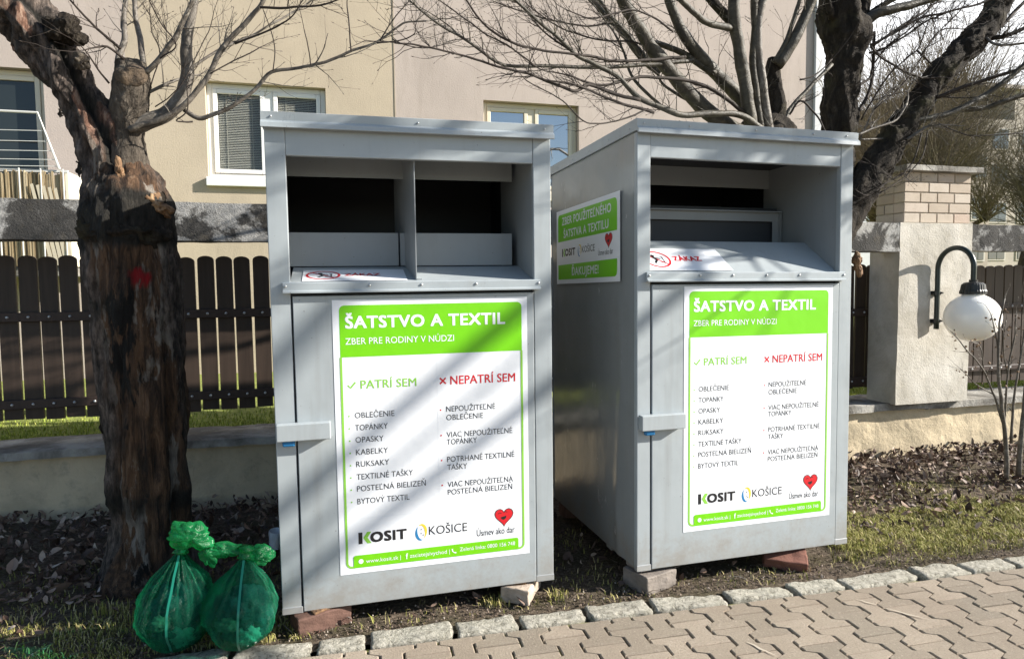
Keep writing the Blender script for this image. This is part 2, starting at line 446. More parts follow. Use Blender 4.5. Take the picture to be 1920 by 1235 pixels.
# white scrapes on the paving
sc = MB()
for (x, y, l, a, w) in ((1.60, 2.29, .13, -1.2, .012), (2.36, 2.36, .17, -.95, .010), (2.30, 2.47, .10, -1.0, .008)):
    dx, dy = math.cos(a), math.sin(a)
    pts = [(x+dx*l*t+.004*math.sin(9*t), y+dy*l*t) for t in (0, .25, .5, .75, 1)]
    ww = [.2, .8, 1, .6, .15]
    vs = []
    for (px, py), k in zip(pts, ww): vs += [(px-dy*w*k/2, py+dx*w*k/2, .0042), (px+dy*w*k/2, py-dx*w*k/2, .0042)]
    sc.add(vs, [(2*i, 2*i+2, 2*i+3, 2*i+1) for i in range(4)])
tag(sc.build('chalk_scrapes', mat('pale_scrape', (.41, .355, .285), .95)), kind='structure')

def rough_block(w, d, h, seed, amp=.008, cuts=7, bev=.012):
    bm = bmesh.new(); bmesh.ops.create_cube(bm, size=1, matrix=Matrix.Diagonal((w, d, h, 1)))
    bmesh.ops.bevel(bm, geom=bm.edges[:], offset=bev, segments=2, affect='EDGES', profile=.5)
    bmesh.ops.subdivide_edges(bm, edges=[e for e in bm.edges if e.calc_length() > .02], cuts=cuts, use_grid_fill=True)
    for v in bm.verts:
        p = v.co*1.
        nrm = p.normalized()
        v.co += Vector((fbm(p*14+Vector((seed, 0, 0))), fbm(p*14+Vector((0, seed, 5))), fbm(p*14+Vector((9, 0, seed)))))*amp + nrm*fbm(p*42+Vector((seed, seed, 0)), 4)*amp*.75
    return bm
kx = [-.42, -.10, .115, .475, .75, 1.06, 1.37, 1.735, 2.075, 2.36, 2.785, 3.07, 3.36, 3.66, 4.0, 4.3, 4.62]
kl = ['granite kerb stone in front of the dark brick and green bags', 'granite kerb stone right of the dark brick under the left container', 'long granite kerb stone below the middle of the left container', 'granite kerb stone just left of the pale brick', 'granite kerb stone in front of the pale brick',
      'granite kerb stone between the pale brick and the grey block', 'granite kerb stone in front of the grey block', 'granite kerb stone below the middle of the right container', 'short granite kerb stone left of the tilted red brick', 'long pale granite kerb stone just right of the tilted red brick', 'speckled granite kerb stone right of the long pale one beside the grass', 'granite kerb stone second from the right edge of the photo', 'granite kerb stone at the right edge of the photo']
for i in range(-6, len(kx)-1):
    if i < 0: a, b = kx[0]+.32*i, kx[0]+.32*(i+1)
    else: a, b = kx[i], kx[i+1]
    bm = rough_block(b-a-.022+random.uniform(-.006, .004), .112+random.uniform(-.015, .01), .12, i*3.7+2, .0065, 9, .010)
    mb = MB(); mb.bm(bm)
    if i < 0 and b < -.5: continue
    o = mb.build('kerb_stone', M['stone'], smooth=True)
    xc = (a+b)/2
    o.location = (xc, edgeY(xc)+.062+random.uniform(-.006, .006), -.050+random.uniform(-.005, .004))
    o.rotation_euler = (random.gauss(-.03, .04), random.gauss(0, .02), -.05+random.gauss(0, .03))
    lab = kl[i] if 0 <= i < len(kl) else 'rough granite kerb stone at the end of the row edging the paving'
    tag(o, lab, 'kerb stone', 'granite kerb stones along the paving')

# ------------------------------------------------------------------ poster graphics
def text_mesh(body, offset=0., spacing=1.):
    cu = bpy.data.curves.new('lettering', 'FONT')
    cu.body = body; cu.size = 1; cu.offset = offset; cu.space_character = spacing; cu.resolution_u = 3
    o = bpy.data.objects.new('lettering', cu); COL.objects.link(o)
    bpy.context.view_layer.update()
    me = bpy.data.meshes.new_from_object(o.evaluated_get(bpy.context.evaluated_depsgraph_get()))
    vs = [v.co.copy() for v in me.vertices]; fs = [tuple(p.vertices) for p in me.polygons]
    bpy.data.objects.remove(o); bpy.data.curves.remove(cu); bpy.data.meshes.remove(me)
    return vs, fs
_hv, _ = text_mesh('H'); HCAP = max(v.y for v in _hv)
class Flat:
    """flat print in a sheet's own plane; z is height above the sheet"""
    def __init__(s): s.mb = MB(); s.extra = []
    def text(s, body, x, y, cap, width=None, right=None, offset=0., z=.002, shear=0):
        keep = s.mb; s.mb = MB(); s.extra.append(('lettering_line', s.mb))
        vs, fs = text_mesh(body, 0., 1.0+offset*2.2)
        lo, hi = min(v.x for v in vs), max(v.x for v in vs)
        d = offset*cap/HCAP*.9                       # heavier faces: the outline is laid down again a little aside
        sx = (width-2*d)/(hi-lo) if width else cap/HCAP
        sy = (cap-1.4*d)/HCAP
        par = list(range(len(vs)))
        def find(a):
            while par[a] != a: par[a] = par[par[a]]; a = par[a]
            return a
        for f in fs:
            for q in f[1:]: par[find(q)] = find(f[0])
        sh = [(0, 0)] if d < .0002 else [(-1, -.7), (1, -.7), (-1, .7), (1, .7), (0, 0)]
        for c, (ex, ey) in enumerate(sh):
            isl = {}; pts = []
            for i, v in enumerate(vs):                # overlapping outlines are a hair apart in height
                k = isl.setdefault(find(i), len(isl))
                pts.append((x+d+(v.x-lo)*sx+ex*d, y+.7*d+v.y*sy+ey*d, z+(k % 4)*.00003+c*.00013))
            s.mb.add(pts, fs)
        s.mb = keep
    def poly(s, pts, z=.001): s.mb.add([(px, py, z) for px, py in pts], [tuple(range(len(pts)))])
    def rect(s, a, b, c, d, z=.001): s.poly([(a, c), (b, c), (b, d), (a, d)], z)
    def rrect(s, a, b, c, d, r, z=.001, corners='tlrb'):
        P = []
        for (cx, cy, a0, k) in ((b-r, d-r, 0, 1), (a+r, d-r, 90, 1), (a+r, c+r, 180, corners == 'all'), (b-r, c+r, 270, corners == 'all')):
            if k: P += [(cx+r*math.cos(R(a0+t)), cy+r*math.sin(R(a0+t))) for t in range(0, 91, 15)]
            else: P.append((a, c) if a0 == 180 else (b, c))
        s.poly(P, z)
    def stroke(s, pts, w, z=.002, closed=False):
        P = [Vector(p) for p in pts]; n = len(P); L = []; Rr = []
        for i in range(n):
            a = P[(i-1) % n] if (closed or i) else P[0]; b = P[(i+1) % n] if (closed or i < n-1) else P[-1]
            t = (b-a).normalized(); q = Vector((-t.y, t.x))*(w[i] if hasattr(w, '__len__') else w)/2
            L.append(P[i]+q); Rr.append(P[i]-q)
        s.mb.add([(p.x, p.y, z) for p in L]+[(p.x, p.y, z) for p in Rr], [(i, (i+1) % n, n+(i+1) % n, n+i) for i in range(n if closed else n-1)])
    def disc(s, x, y, r, z=.002, n=20, sx=1.):
        keep = s.mb; s.mb = MB(); s.extra.append(('dot', s.mb)); s.poly([(x+sx*r*math.cos(2*math.pi*k/n), y+r*math.sin(2*math.pi*k/n)) for k in range(n)], z); s.mb = keep
    def build(s, name, m, parent):
        for nm, mb in s.extra: s._build(nm, mb, m, parent)
        return s._build(name, s.mb, m, parent) if s.mb.v else None
    def _build(s, name, mb, m, parent):
        mb.v = [(p[0], p[1], p[2]*.5) for p in mb.v]
        me = mb.mesh(name)
        bm = bmesh.new(); bm.from_mesh(me)
        bm.normal_update()
        for f in bm.faces:
            if f.normal.z < 0: f.normal_flip()
        bm.to_mesh(me); bm.free()
        return link(name, me, m, parent)

def sheet(name, w, h, m, parent, seed=0):
    mb = MB(); nx, ny = 16, 22; vs = []
    for j in range(ny+1):
        for i in range(nx+1): vs.append((w*i/nx, h*j/ny, .0))
    mb.add(vs, [(j*(nx+1)+i, j*(nx+1)+i+1, (j+1)*(nx+1)+i+1, (j+1)*(nx+1)+i) for j in range(ny) for i in range(nx)])
    return mb.build(name, m, parent, fix=False)

def heart(cx, cy, w, h):
    P = []
    for k in range(40):
        t = 2*math.pi*k/40
        x = 16*math.sin(t)**3/32; y = (13*math.cos(t)-5*math.cos(2*t)-2*math.cos(3*t)-math.cos(4*t)+2.5)/29
        P.append((cx+x*w, cy+y*h))
    return P

def emblems(sheet_o, x0, y0, k, kx=1.):
    """the row of three sponsor marks; x0, y0 baseline, k scale"""
    X = lambda x: x0+(x-.08)*k*kx
    Y = lambda y: y0+(y-.133)*k
    b, gr, rd, bl, ye = Flat(), Flat(), Flat(), Flat(), Flat()
    kb = Flat(); kb.rect(X(.080), X(.097), Y(.130), Y(.181), .0012); kb.build('letter_bar', M['black'], sheet_o)
    b.text('OSIT', X(.130), Y(.132), .046*k, .158*k*kx, offset=.05, z=.0012)
    gr.poly([(X(.100), Y(.156)), (X(.117), Y(.181)), (X(.135), Y(.181)), (X(.119), Y(.156))], .0012)
    gr.poly([(X(.100), Y(.1555)), (X(.119), Y(.1555)), (X(.135), Y(.130)), (X(.117), Y(.130))], .0012)
    b.text('KOŠICE', X(.386), Y(.138), .038*k, .173*k*kx, z=.0012)
    cx, cy = .352, .154
    def arc(a0, a1, r, n=12): return [(X(cx+r*.62*math.cos(R(a0+(a1-a0)*i/n))), Y(cy+r*math.sin(R(a0+(a1-a0)*i/n)))) for i in range(n+1)]
    wd = [.012*k*math.sin(math.pi*(i+.3)/12.6) for i in range(13)]
    ye.stroke(arc(120, -50, .034), [max(.002*k, abs(w)) for w in wd], .0012)
    bl.stroke(arc(135, 285, .035), [max(.002*k, abs(w)) for w in wd], .0012)
    for (dx, dy) in ((0, .012), (-.001, -.006), (.008, -.013)): b.disc(X(cx+dx), Y(cy+dy), .0028*k, .0012)
    rd.poly(heart(X(.731), Y(.181), .082*k*kx, .078*k), .0012)
    b.stroke(heart(X(.731), Y(.181), .086*k*kx, .082*k), .0035*k, .0010, True)
    b.stroke([(X(.703), Y(.201)), (X(.711), Y(.206)), (X(.719), Y(.202))], .003*k, .0018)
    b.stroke([(X(.729), Y(.205)), (X(.738), Y(.210)), (X(.746), Y(.206))], .003*k, .0018)
    b.poly([(X(.715), Y(.184)), (X(.742), Y(.190)), (X(.740), Y(.178)), (X(.730), Y(.171)), (X(.720), Y(.175))], .0018)
    b.text('Úsmev ako dar', X(.603), Y(.107), .030*k, .178*k*kx, z=.0012)
    return b, gr, rd, bl, ye

def front_poster(parent, u, v):
    PWD, PH = .851, 1.189
    s = sheet('poster', PWD, PH, M['white'], parent)
    s.location = (u, -.0055, v); s.rotation_euler = (math.pi/2, 0, 0)
    g = Flat()
    g.rrect(.028, .825, .946, 1.166, .022)
    g.build('header_panel', M['green'], s)
    f = Flat()
    pts = [(.030, .946), (.030, .052)]+[(.051-.021*math.cos(R(t)), .051-.021*math.sin(R(t))) for t in range(0, 91, 15)]+[(.062, .030)]
    f.stroke(pts, .0095)
    f.build('frame_line', M['ltgreen'], s); f = Flat()
    pts = [(.823, .946), (.823, .052)]+[(.802+.021*math.cos(R(t)), .051-.021*math.sin(R(t))) for t in range(0, 91, 15)]+[(.79, .030)]
    f.stroke(pts, .0095)
    f.build('frame_line', M['ltgreen'], s)
    i = Flat(); i.rrect(.057, .798, .026, .081, .010, .0026); i.build('info_bar', M['green'], s)
    w = Flat()
    w.text('ŠATSTVO A TEXTIL', .051, 1.068, .052, .697, offset=.034, z=.0022)
    w.text('ZBER PRE RODINY V NÚDZI', .050, 1.000, .027, .465, z=.0022)
    w.text('www.kosit.sk |', .109, .0435, .017, .150, z=.0036)
    w.text('f', .281, .040, .026, .010, offset=.03, z=.0036)
    w.text('zacistejsivychod |', .299, .0445, .017, .178, z=.0036)
    w.text('Zelená linka: 0800 156 748', .523, .0475, .017, .258, z=.0036)
    w.disc(.088, .053, .0105, .0036)
    w.stroke([(.489, .062), (.490, .052), (.497, .045), (.507, .043)], [.007, .004, .004, .007], .0036)
    w.build('white_lettering', M['pwhite'], s)
    gl = Flat()
    gl.text('PATRÍ SEM', .108, .8085, .036, .238, offset=.011, z=.0012)
    gl.stroke([(.055, .826), (.066, .814), (.087, .838)], .007, .0012)
    for k in range(8): gl.disc(.056, .693-k*.0535, .0035, .0012)
    gl.build('green_lettering', M['ltgreen'], s)
    rl = Flat()
    rl.text('NEPATRÍ SEM', .495, .807, .038, .297, offset=.013, z=.0012)
    rl.stroke([(.449, .812), (.475, .838)], .007, .0012); rl.stroke([(.449, .838), (.475, .812)], .007, .00125)
    for y in (.696, .582, .470, .357): rl.disc(.4495, y, .0036, .0012)
    rl.build('red_lettering', M['red'], s)
    b = Flat()
    for t, y, wd in (('OBLEČENIE', .683, .168), ('TOPÁNKY', .6295, .138), ('OPASKY', .5765, .119), ('KABELKY', .523, .137), ('RUKSAKY', .4705, .140), ('TEXTILNÉ TAŠKY', .415, .242), ('POSTEĽNÁ BIELIZEŇ', .363, .297), ('BYTOVÝ TEXTIL', .307, .224)):
        b.text(t, .080, y, .0245, wd, offset=.005, z=.0012)
    for t, y, wd in (('NEPOUŽITEĽNÉ', .6865, .224), ('OBLEČENIE', .6485, .168), ('VIAC NEPOUŽITEĽNÉ', .571, .301), ('TOPÁNKY', .5385, .137), ('POTRHANÉ TEXTILNÉ', .460, .310), ('TAŠKY', .424, .090), ('VIAC NEPOUŽITEĽNÁ', .346, .302), ('POSTEĽNÁ BIELIZEŇ', .311, .298)):
        b.text(t, .474, y, .0245, wd, offset=.005, z=.0012)
    b.build('black_lettering', M['black'], s)
    for fl, nm, mt in zip(emblems(s, .08, .133, 1.), ('black_emblem', 'green_emblem', 'heart_emblem', 'blue_emblem', 'yellow_emblem'), ('black', 'ltgreen', 'red', 'blue', 'yellow')):
        fl.build(nm, M[mt], s)
    c = Flat(); c.stroke([(.436, .94), (.436, .24)], .0009, .0006); c.stroke([(.06, .243), (.80, .243)], .0009, .0007)
    c.build('fold_crease', mat('poster_crease', (.70, .73, .77), .5), s)
    return s

def side_poster(parent):
    w, h = .913, .442
    s = sheet('side_poster', w, h, M['white'], parent)
    s.location = (-.006, 1.082, 1.381); s.rotation_euler = (math.pi/2, 0, -math.pi/2)
    X = lambda d: 1.082-d
    Y = lambda v: v-1.381
    g = Flat(); g.rrect(X(1.054), X(.203), Y(1.635), Y(1.797), .03); g.build('upper_panel', M['green'], s)
    g = Flat()
    P = [(X(1.054), Y(1.495)), (X(1.054), Y(1.407)), (X(.233), Y(1.407))]+[(X(.233)+.03*math.sin(R(t)), Y(1.437)-.03*math.cos(R(t))) for t in range(0, 91, 15)]+[(X(.203), Y(1.495))]
    g.poly(P); g.build('lower_panel', M['green'], s)
    wl = Flat()
    wl.text('ZBER POUŽITEĽNÉHO', X(.983), Y(1.731), .046, .712, offset=.022, z=.0022)
    wl.text('ŠATSTVA A TEXTILU', X(.956), Y(1.654), .046, .652, offset=.022, z=.0022)
    wl.text('ĎAKUJEME!', X(.823), Y(1.428), .046, .390, offset=.022, z=.0022)
    wl.build('white_lettering', M['pwhite'], s)
    for fl, nm, mt in zip(emblems(s, X(.987), Y(1.546), .92, 1.14), ('black_emblem', 'green_emblem', 'heart_emblem', 'blue_emblem', 'yellow_emblem'), ('black', 'ltgreen', 'red', 'blue', 'yellow')):
        fl.build(nm, M[mt], s)

def notice(parent, u, w, pos, slope):
    """no-entry notice stuck flat on the tray"""
    h = .20
    s = sheet('tray_notice', w, h, M['white'], parent)
    s.location = (u, pos[0], pos[1]+.003); s.rotation_euler = (slope, 0, 0)
    r = Flat()
    cx, cy, rad = .085, .10, .068
    r.stroke([(cx+rad*math.cos(2*math.pi*k/28), cy+rad*math.sin(2*math.pi*k/28)) for k in range(28)], .011, .0012, True)
    r.stroke([(cx-.045, cy+.045), (cx+.045, cy-.045)], .009, .0013)
    r.text('ZÁKAZ', .175, .085, .042, .155, offset=.03, z=.0012)
    r.build('red_print', M['red'], s)
    b = Flat()
    b.disc(cx-.012, cy+.03, .010, .0016); b.stroke([(cx-.012, cy+.02), (cx-.002, cy-.008), (cx-.020, cy-.035)], .012, .0016); b.stroke([(cx-.008, cy+.012), (cx+.022, cy+.004)], .007, .0017)
    b.stroke([(cx+.008, cy-.03), (cx+.034, cy-.03), (cx+.034, cy+.022), (cx+.026, cy+.022)], .006, .0016)
    b.build('figure_pictogram', M['black'], s)
    return s

# ------------------------------------------------------------------ clothes containers
CW, CD = 1.2132, 1.19
def rivets(name, pts, nrm, parent, r=.006):
    for p in pts:
        bm = bmesh.new(); bmesh.ops.create_uvsphere(bm, u_segments=10, v_segments=6, radius=r)
        for v in bm.verts: v.co += v.co.dot(nrm)*nrm*-.35
        mb = MB(); mb.bm(bm, Matrix.Translation(p)); mb.build(name, M['bare'], parent, smooth=True)

def container(loc, rot, H, opz, ledz, tray, kind, seed):
    root = empty('clothes_container', loc, rot)
    gp = M['grey']
    zt = H-.055
    # shell: sides, back, bottom
    sh = MB()
    sh.box(CW-.004, CW-.0005, .031, CD, .004, zt, 0)
    sh.box(.0, CW, CD+.0005, CD+.004, .004, zt, 0)
    sh.box(.004, CW-.005, .03, CD-.002, .006, .012, 0)
    sh.build('shell', gp, root)
    # left side panel with a dent running down near its front edge
    sp = MB(); ny, nz = 60, 60; vs = []
    for j in range(nz+1):
        for i in range(ny+1):
            y = .031+(CD-.031)*i/ny; z = .004+(zt-.004)*j/nz
            d0 = .20+.02*math.sin(z*5)+.015*fbm(Vector((0, 0, z*3+seed)))
            k = math.exp(-((y-d0)/.035)**2)*(.004+.004*max(0, math.sin(z*4.2+1)))*(1 if z < 1.3 else .2)
            x = .001-k*.9+.0035*fbm(Vector((seed, y*1.4, z*1.1)), 2)
            vs.append((max(x, -.008)+.002, y, z))
    sp.add(vs, [(j*(ny+1)+i, j*(ny+1)+i+1, (j+1)*(ny+1)+i+1, (j+1)*(ny+1)+i) for j in range(nz) for i in range(ny)])
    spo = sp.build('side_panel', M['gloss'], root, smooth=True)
    # front frame posts and lintel
    pl, pr = (.080, 1.131)
    if kind == 2: pl, pr = .069, 1.138
    fr = MB()
    fr.box(0, pl, 0, .030, .0, zt-.003, .003)
    fr.box(pr, CW, 0, .030, .0, zt-.003, .003)
    fr.box(pl+.0005, pr-.0005, .002, .028, opz, zt-.004, .003)
    fr.build('front_frame', gp, root)
    for xa, xb in ((-.001, pl+.004), (pr-.002, CW+.001)):
        ft = MB(); ft.box(xa, xb, -.003, .025, -.004, .026, .002); ft.build('foot_plate', M['bare'], root)
    # lid with folded front
    ld = MB()
    prof = [(CD+.014, H-.004), (-.012, H), (-.022, H-.004), (-.020, H-.036), (-.034, H-.048), (-.036, H-.066), (-.030, H-.068), (-.018, H-.056), (.004, H-.053), (CD+.012, H-.056)]
    ld.prism(prof, 0, -.009, CW+.009)
    lo = ld.build('lid', gp, root)
    rivets('rivet', [Vector((x, -.023, H-.022)) for x in ((.03, .62, 1.18) if kind == 1 else (.025, .26, .62, .95, 1.15))], Vector((0, 1, 0)), lo, .0045)
    rivets('rivet', [Vector((-.010, y, H-.034)) for y in (.06, .30, .55, .8, 1.05)], Vector((1, 0, 0)), lo, .0045)
    # ledge under the opening
    le = MB()
    a, b = (.052, 1.155) if kind == 1 else (.043, 1.158)
    prof = [(.02, ledz), (-.016, ledz+.002), (-.019, ledz-.002), (-.020, ledz-.031), (-.030, ledz-.037), (-.030, ledz-.043), (.0, ledz-.041), (.02, ledz-.03)]
    le.prism(prof, 0, a, b)
    leo = le.build('ledge', gp, root)
    rivets('rivet', [Vector((x, -.021, ledz-.014)) for x in ((.062, .40, .62, .86, 1.146) if kind == 1 else (.054, .32, .50, .69, .88, 1.148))], Vector((0, 1, 0)), leo, .006)
    # hopper: side walls, tray, upper plate
    d1 = tray[2]
    for xx in (.010, pr+.002):
        hp = MB(); hp.box(xx, xx+.004, .029, .62, ledz-.02, opz+.09, 0); hp.build('hopper_wall', M['innershade'], root)
    tr = MB()
    sl = math.atan2(tray[1]-tray[0], d1-.0205)
    t0 = .0205
    tr.add([(pl-.001, t0, tray[0]), (pr+.001, t0, tray[0]), (pr+.001, d1, tray[1]), (pl-.001, d1, tray[1]),
            (pl-.001, t0, tray[0]-.004), (pr+.001, t0, tray[0]-.004), (pr+.001, d1, tray[1]-.004), (pl-.001, d1, tray[1]-.004)],
           [(0, 1, 2, 3), (7, 6, 5, 4), (0, 4, 5, 1), (2, 6, 7, 3), (1, 5, 6, 2), (3, 7, 4, 0)])
    tr.build('tray', gp, root)
    if kind == 1:
        fl = MB()
        fl.box(.016, .552, d1-.004, d1, tray[1]+.004, 1.632, .001)
        fl.box(.560, pr-.028, d1-.004, d1, tray[1]+.004, 1.632, .001)
        fl.build('back_flap', M['innershade'], root)
        up = MB(); up.box(.015, pr-.02, .300, .304, 1.885, opz+.09, .0); up.build('upper_plate', M['innershade'], root)
        pt = MB()
        pt.add([(.603, .032, ledz+.004), (.607, .032, ledz+.004), (.607, .032, opz+.0005), (.603, .032, opz+.0005), (.560, .55, 1.47), (.564, .55, 1.47), (.564, .55, opz+.08), (.560, .55, opz+.08)],
               [(0, 1, 2, 3), (5, 4, 7, 6), (4, 0, 3, 7), (1, 5, 6, 2), (3, 2, 6, 7), (4, 5, 1, 0)])
        pt.box(.607, .628, .031, .036, ledz+.004, ledz+.012)
        pt.build('partition', M['innershade'], root)
    else:
        fl = MB()
        fl.box(.016, 1.128, .463, .467, 1.722, 1.778); fl.box(1.085, 1.128, .463, .4665, 1.56, 1.7215)
        bp = MB(); bp.box(.016, 1.128, .486, .490, 1.50, 1.80); bp.build('shade_plate', M['dark'], root)  # dark plate, paints the shade of the open hole behind the flap
        fl.box(.016, 1.128, .435, .4625, 1.772, 1.7775); fl.box(1.124, 1.1285, .44, .4615, 1.56, 1.771)
        fl.build('back_flap', M['innershade'], root)
        up = MB(); up.box(.015, pr+.001, .572, .576, 1.925, opz+.16, .0); up.build('upper_plate', M['innershade'], root)
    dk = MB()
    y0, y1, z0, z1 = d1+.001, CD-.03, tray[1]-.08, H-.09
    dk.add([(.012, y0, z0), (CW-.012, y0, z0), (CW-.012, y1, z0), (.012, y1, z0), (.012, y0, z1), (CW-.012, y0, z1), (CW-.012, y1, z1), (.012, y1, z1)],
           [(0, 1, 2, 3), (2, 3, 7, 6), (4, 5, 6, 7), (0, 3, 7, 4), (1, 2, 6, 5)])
    dk.build('shade_liner', M['dark'], root, fix=False)  # box coloured dark in place of the shade inside the container
    # door
    dr = MB()
    dr.box(pl+.007, pr-.004, -.004, .024, .001, ledz-.056, .003)
    dro = dr.build('door', gp, root)
    bk = MB(); bk.box(pl+.0005, pr-.0005, .026, .030, .0, ledz-.035); bk.build('gap_shade_plate', M['dark'], root)  # backing plate, the shade of the door gap is in its colour
    # handle bar and padlock
    hz = .787 if kind == 1 else .716
    hd = MB()
    hx = (.006, .223) if kind == 1 else (.004, .235)
    hd.box(hx[0], hx[1], -.046, -.005, hz-.036, hz+.036, .004)
    hd.build('handle_bar', gp, root)
    pk = MB(); pk.box(.028, .078, -.036, -.010, hz-.060, hz-.0365, .006)
    pk.tube([(.036, -.022, hz-.04), (.036, -.022, hz-.03), (.07, -.022, hz-.03), (.07, -.022, hz-.04)], .004, 6)
    pk.build('padlock', M['lockblue'], root)
    return root, sl, leo

c1, sl1, _ = container((-.2315, 2.9171, .0783), (.008, -.0034, -.0109), 2.094, 1.923, 1.405, (1.407, 1.475, .285), 1, 1.3)
tag(c1, 'grey metal clothes container with two open compartments, standing next to the green bags', 'clothes container', 'grey clothes donation containers')
front_poster(c1, .2435, 1.3305-1.189)
notice(c1, .125, .44, (.026, 1.4082), sl1)
c2, sl2, _ = container((1.3775, 2.8372, .0975), (-.0089, .0036, .0109), 2.1227, 1.952, 1.418, (1.420, 1.588, .262), 2, 4.1)
tag(c2, 'grey metal clothes container with one wide opening and a poster on its side', 'clothes container', 'grey clothes donation containers')
front_poster(c2, .2441, 1.3516-1.189)
notice(c2, .075, .46, (.028, 1.4265), sl2)
side_poster(c2)
# wooden bearers under the second container's side are part of it
for ya, yb in ((.10, .16), (.34, .40)):
    bb = MB(); bb.box(.02, .10, ya, yb, -.03, .003, .002); bb.build('skid', M['innershade'], c2)

# bricks they stand on
def brick(name, label, m, px, w, d, h, loc, rot, extra=None):
    mb = MB(); mb.bm(rough_block(w, d, h, px, .004, 5, .006))
    o = mb.build(name, m, smooth=False); o.location = loc; o.rotation_euler = rot
    return tag(o, label, 'brick', 'bricks propping up the containers')
brick('brick', 'dark red brick under the left front corner of the left container', M['darkbrick'], 3, .235, .12, .085, (-.075, 2.955, .030), (0, 0, .35))
brick('brick', 'pale cream brick under the right front corner of the left container', M['palebrick'], 9, .14, .24, .075, (.845, 2.985, .033), (0, .02, -.55))
brick('stone_block', 'grey block under the left front corner of the right container', M['greyblock'], 15, .20, .17, .090, (1.475, 2.90, .033), (0, 0, .32))
brick('brick', 'tilted red brick under the right front corner of the right container', M['redbrick'], 21, .21, .115, .066, (2.235, 2.885, .042), (.45, .08, -.50))
for (label, loc, s, rz, mt) in (('thin wooden shim on top of the pale cream brick', (.80, 2.96, .0745), (.12, .07, .012), -.3, 'cut'), ('thin wooden shim on top of the dark red brick', (-.06, 2.95, .0755), (.14, .08, .010), .5, 'cut'), ('thin board shim on top of the grey block', (1.465, 2.92, .089), (.15, .12, .016), .2, 'greyblock')):
    mb = MB(); mb.bm(rough_block(*s, loc[0]*9, .004, 4, .003)); o = mb.build('wooden_shim', M[mt]); o.location = loc; o.rotation_euler = (0, 0, rz)
    tag(o, label, 'shim', 'shims under the containers')
mb = MB(); mb.bm(rough_block(.30, .22, .09, 77, .03, 5, .02)); o = mb.build('stone_block', M['greyblock']); o.location = (2.3, 3.75, .04)
tag(o, 'rough stone block under the rear of the right container', 'stone block')
mb = MB(); mb.bm(rough_block(.25, .12, .075, 71, .004, 5, .006)); o = mb.build('brick', M['darkbrick']); o.location = (1.50, 3.9, .05)
tag(o, 'dark brick under the rear left corner of the right container', 'brick', 'bricks propping up the containers')

# ------------------------------------------------------------------ fence, wall, pillar
def noisy_slab(x0, x1, y0, y1, z0, z1, seed, amp, step=.045, taper=0):
    bm = bmesh.new(); bmesh.ops.create_cube(bm, size=1, matrix=Matrix.Translation(((x0+x1)/2, (y0+y1)/2, (z0+z1)/2)) @ Matrix.Diagonal((x1-x0, y1-y0, z1-z0, 1)))
    for ax, (a, b) in enumerate(((x0, x1), (y0, y1), (z0, z1))):
        k = max(1, int((b-a)/step))
        for i in range(1, k):
            c = Vector((0, 0, 0)); c[ax] = a+(b-a)*i/k; nn = Vector((0, 0, 0)); nn[ax] = 1
            bmesh.ops.bisect_plane(bm, geom=bm.verts[:]+bm.edges[:]+bm.faces[:], plane_co=c, plane_no=nn)
    for v in bm.verts:
        p = v.co.copy()
        k = fbm(Vector((p.x*5+seed, p.y*5, p.z*5)), 4)
        cx, cy, cz = (x0+x1)/2, (y0+y1)/2, (z0+z1)/2
        ex = 1 if abs(p.y-y0) < 1e-4 else -1 if abs(p.y-y1) < 1e-4 else 0
        v.co.y += amp*k*ex*-1 if ex else 0
        if abs(p.z-z0) < 1e-4 or abs(p.z-z1) < 1e-4: v.co.z += amp*.6*fbm(Vector((p.x*6, p.y*6+seed, 2)), 4)
        if abs(p.x-x0) < 1e-4 or abs(p.x-x1) < 1e-4: v.co.x += amp*.5*k
        if taper: v.co.x = cx+(v.co.x-cx)*(1+taper*(1-(p.z-z0)/(z1-z0)))
    mb = MB(); mb.bm(bm); return mb

wl = empty('low_wall', (1.2, 4.9, 0)); P0 = Vector((1.2, 4.9, 0))
def off(o): o.location = -P0; return o
w = noisy_slab(-5.5, 4.1, 4.72, 5.10, -.15, .431, 3, .009); off(w.build('plaster_base', M['plaster'], wl, smooth=False))
w = noisy_slab(4.102, 10.5, 4.705, 5.10, -.15, .343, 8, .009); off(w.build('plaster_base', M['plaster'], wl))
w = noisy_slab(-5.5, 1.6, 4.66, 5.12, .4315, .480, 13, .013, .04); off(w.build('coping', M['coping'], wl))
w = noisy_slab(1.61, 5.05, 4.655, 5.12, .3445, .408, 17, .012, .04); off(w.build('coping', M['coping'], wl))
w = noisy_slab(5.06, 10.5, 4.655, 5.12, .333, .392, 19, .008, .04); off(w.build('coping', M['coping'], wl))
tag(wl, 'low plastered wall with flaking render and concrete coping under the picket fence', 'wall')

bmL = noisy_slab(-5.5, 3.0, 4.60, 4.79, 1.766, 2.006, 23, .010, .05)
tag(bmL.build('concrete_beam', M['beam']), 'dark rough concrete beam above the fence left of the left container', 'beam')
bl = noisy_slab(3.01, 4.66, 4.605, 4.79, 1.715, 1.955, 27, .010, .05)
tag(bl.build('concrete_beam', M['beam']), 'short concrete beam between the right container and the lamp pillar', 'beam')
br = noisy_slab(5.43, 10.5, 4.605, 4.79, 1.722, 1.950, 29, .010, .05)
tag(br.build('concrete_beam', M['beam']), 'concrete beam right of the pillar above the white lamp globe', 'beam')

pr_ = empty('gate_pillar', (5.03, 4.78, .4)); P1 = Vector((5.03, 4.78, .4))
o = noisy_slab(4.655, 5.435, 4.60, 4.92, .405, 1.958, 31, .004, .05, .0).build('plastered_shaft', M['pillar'], pr_); o.location = -P1
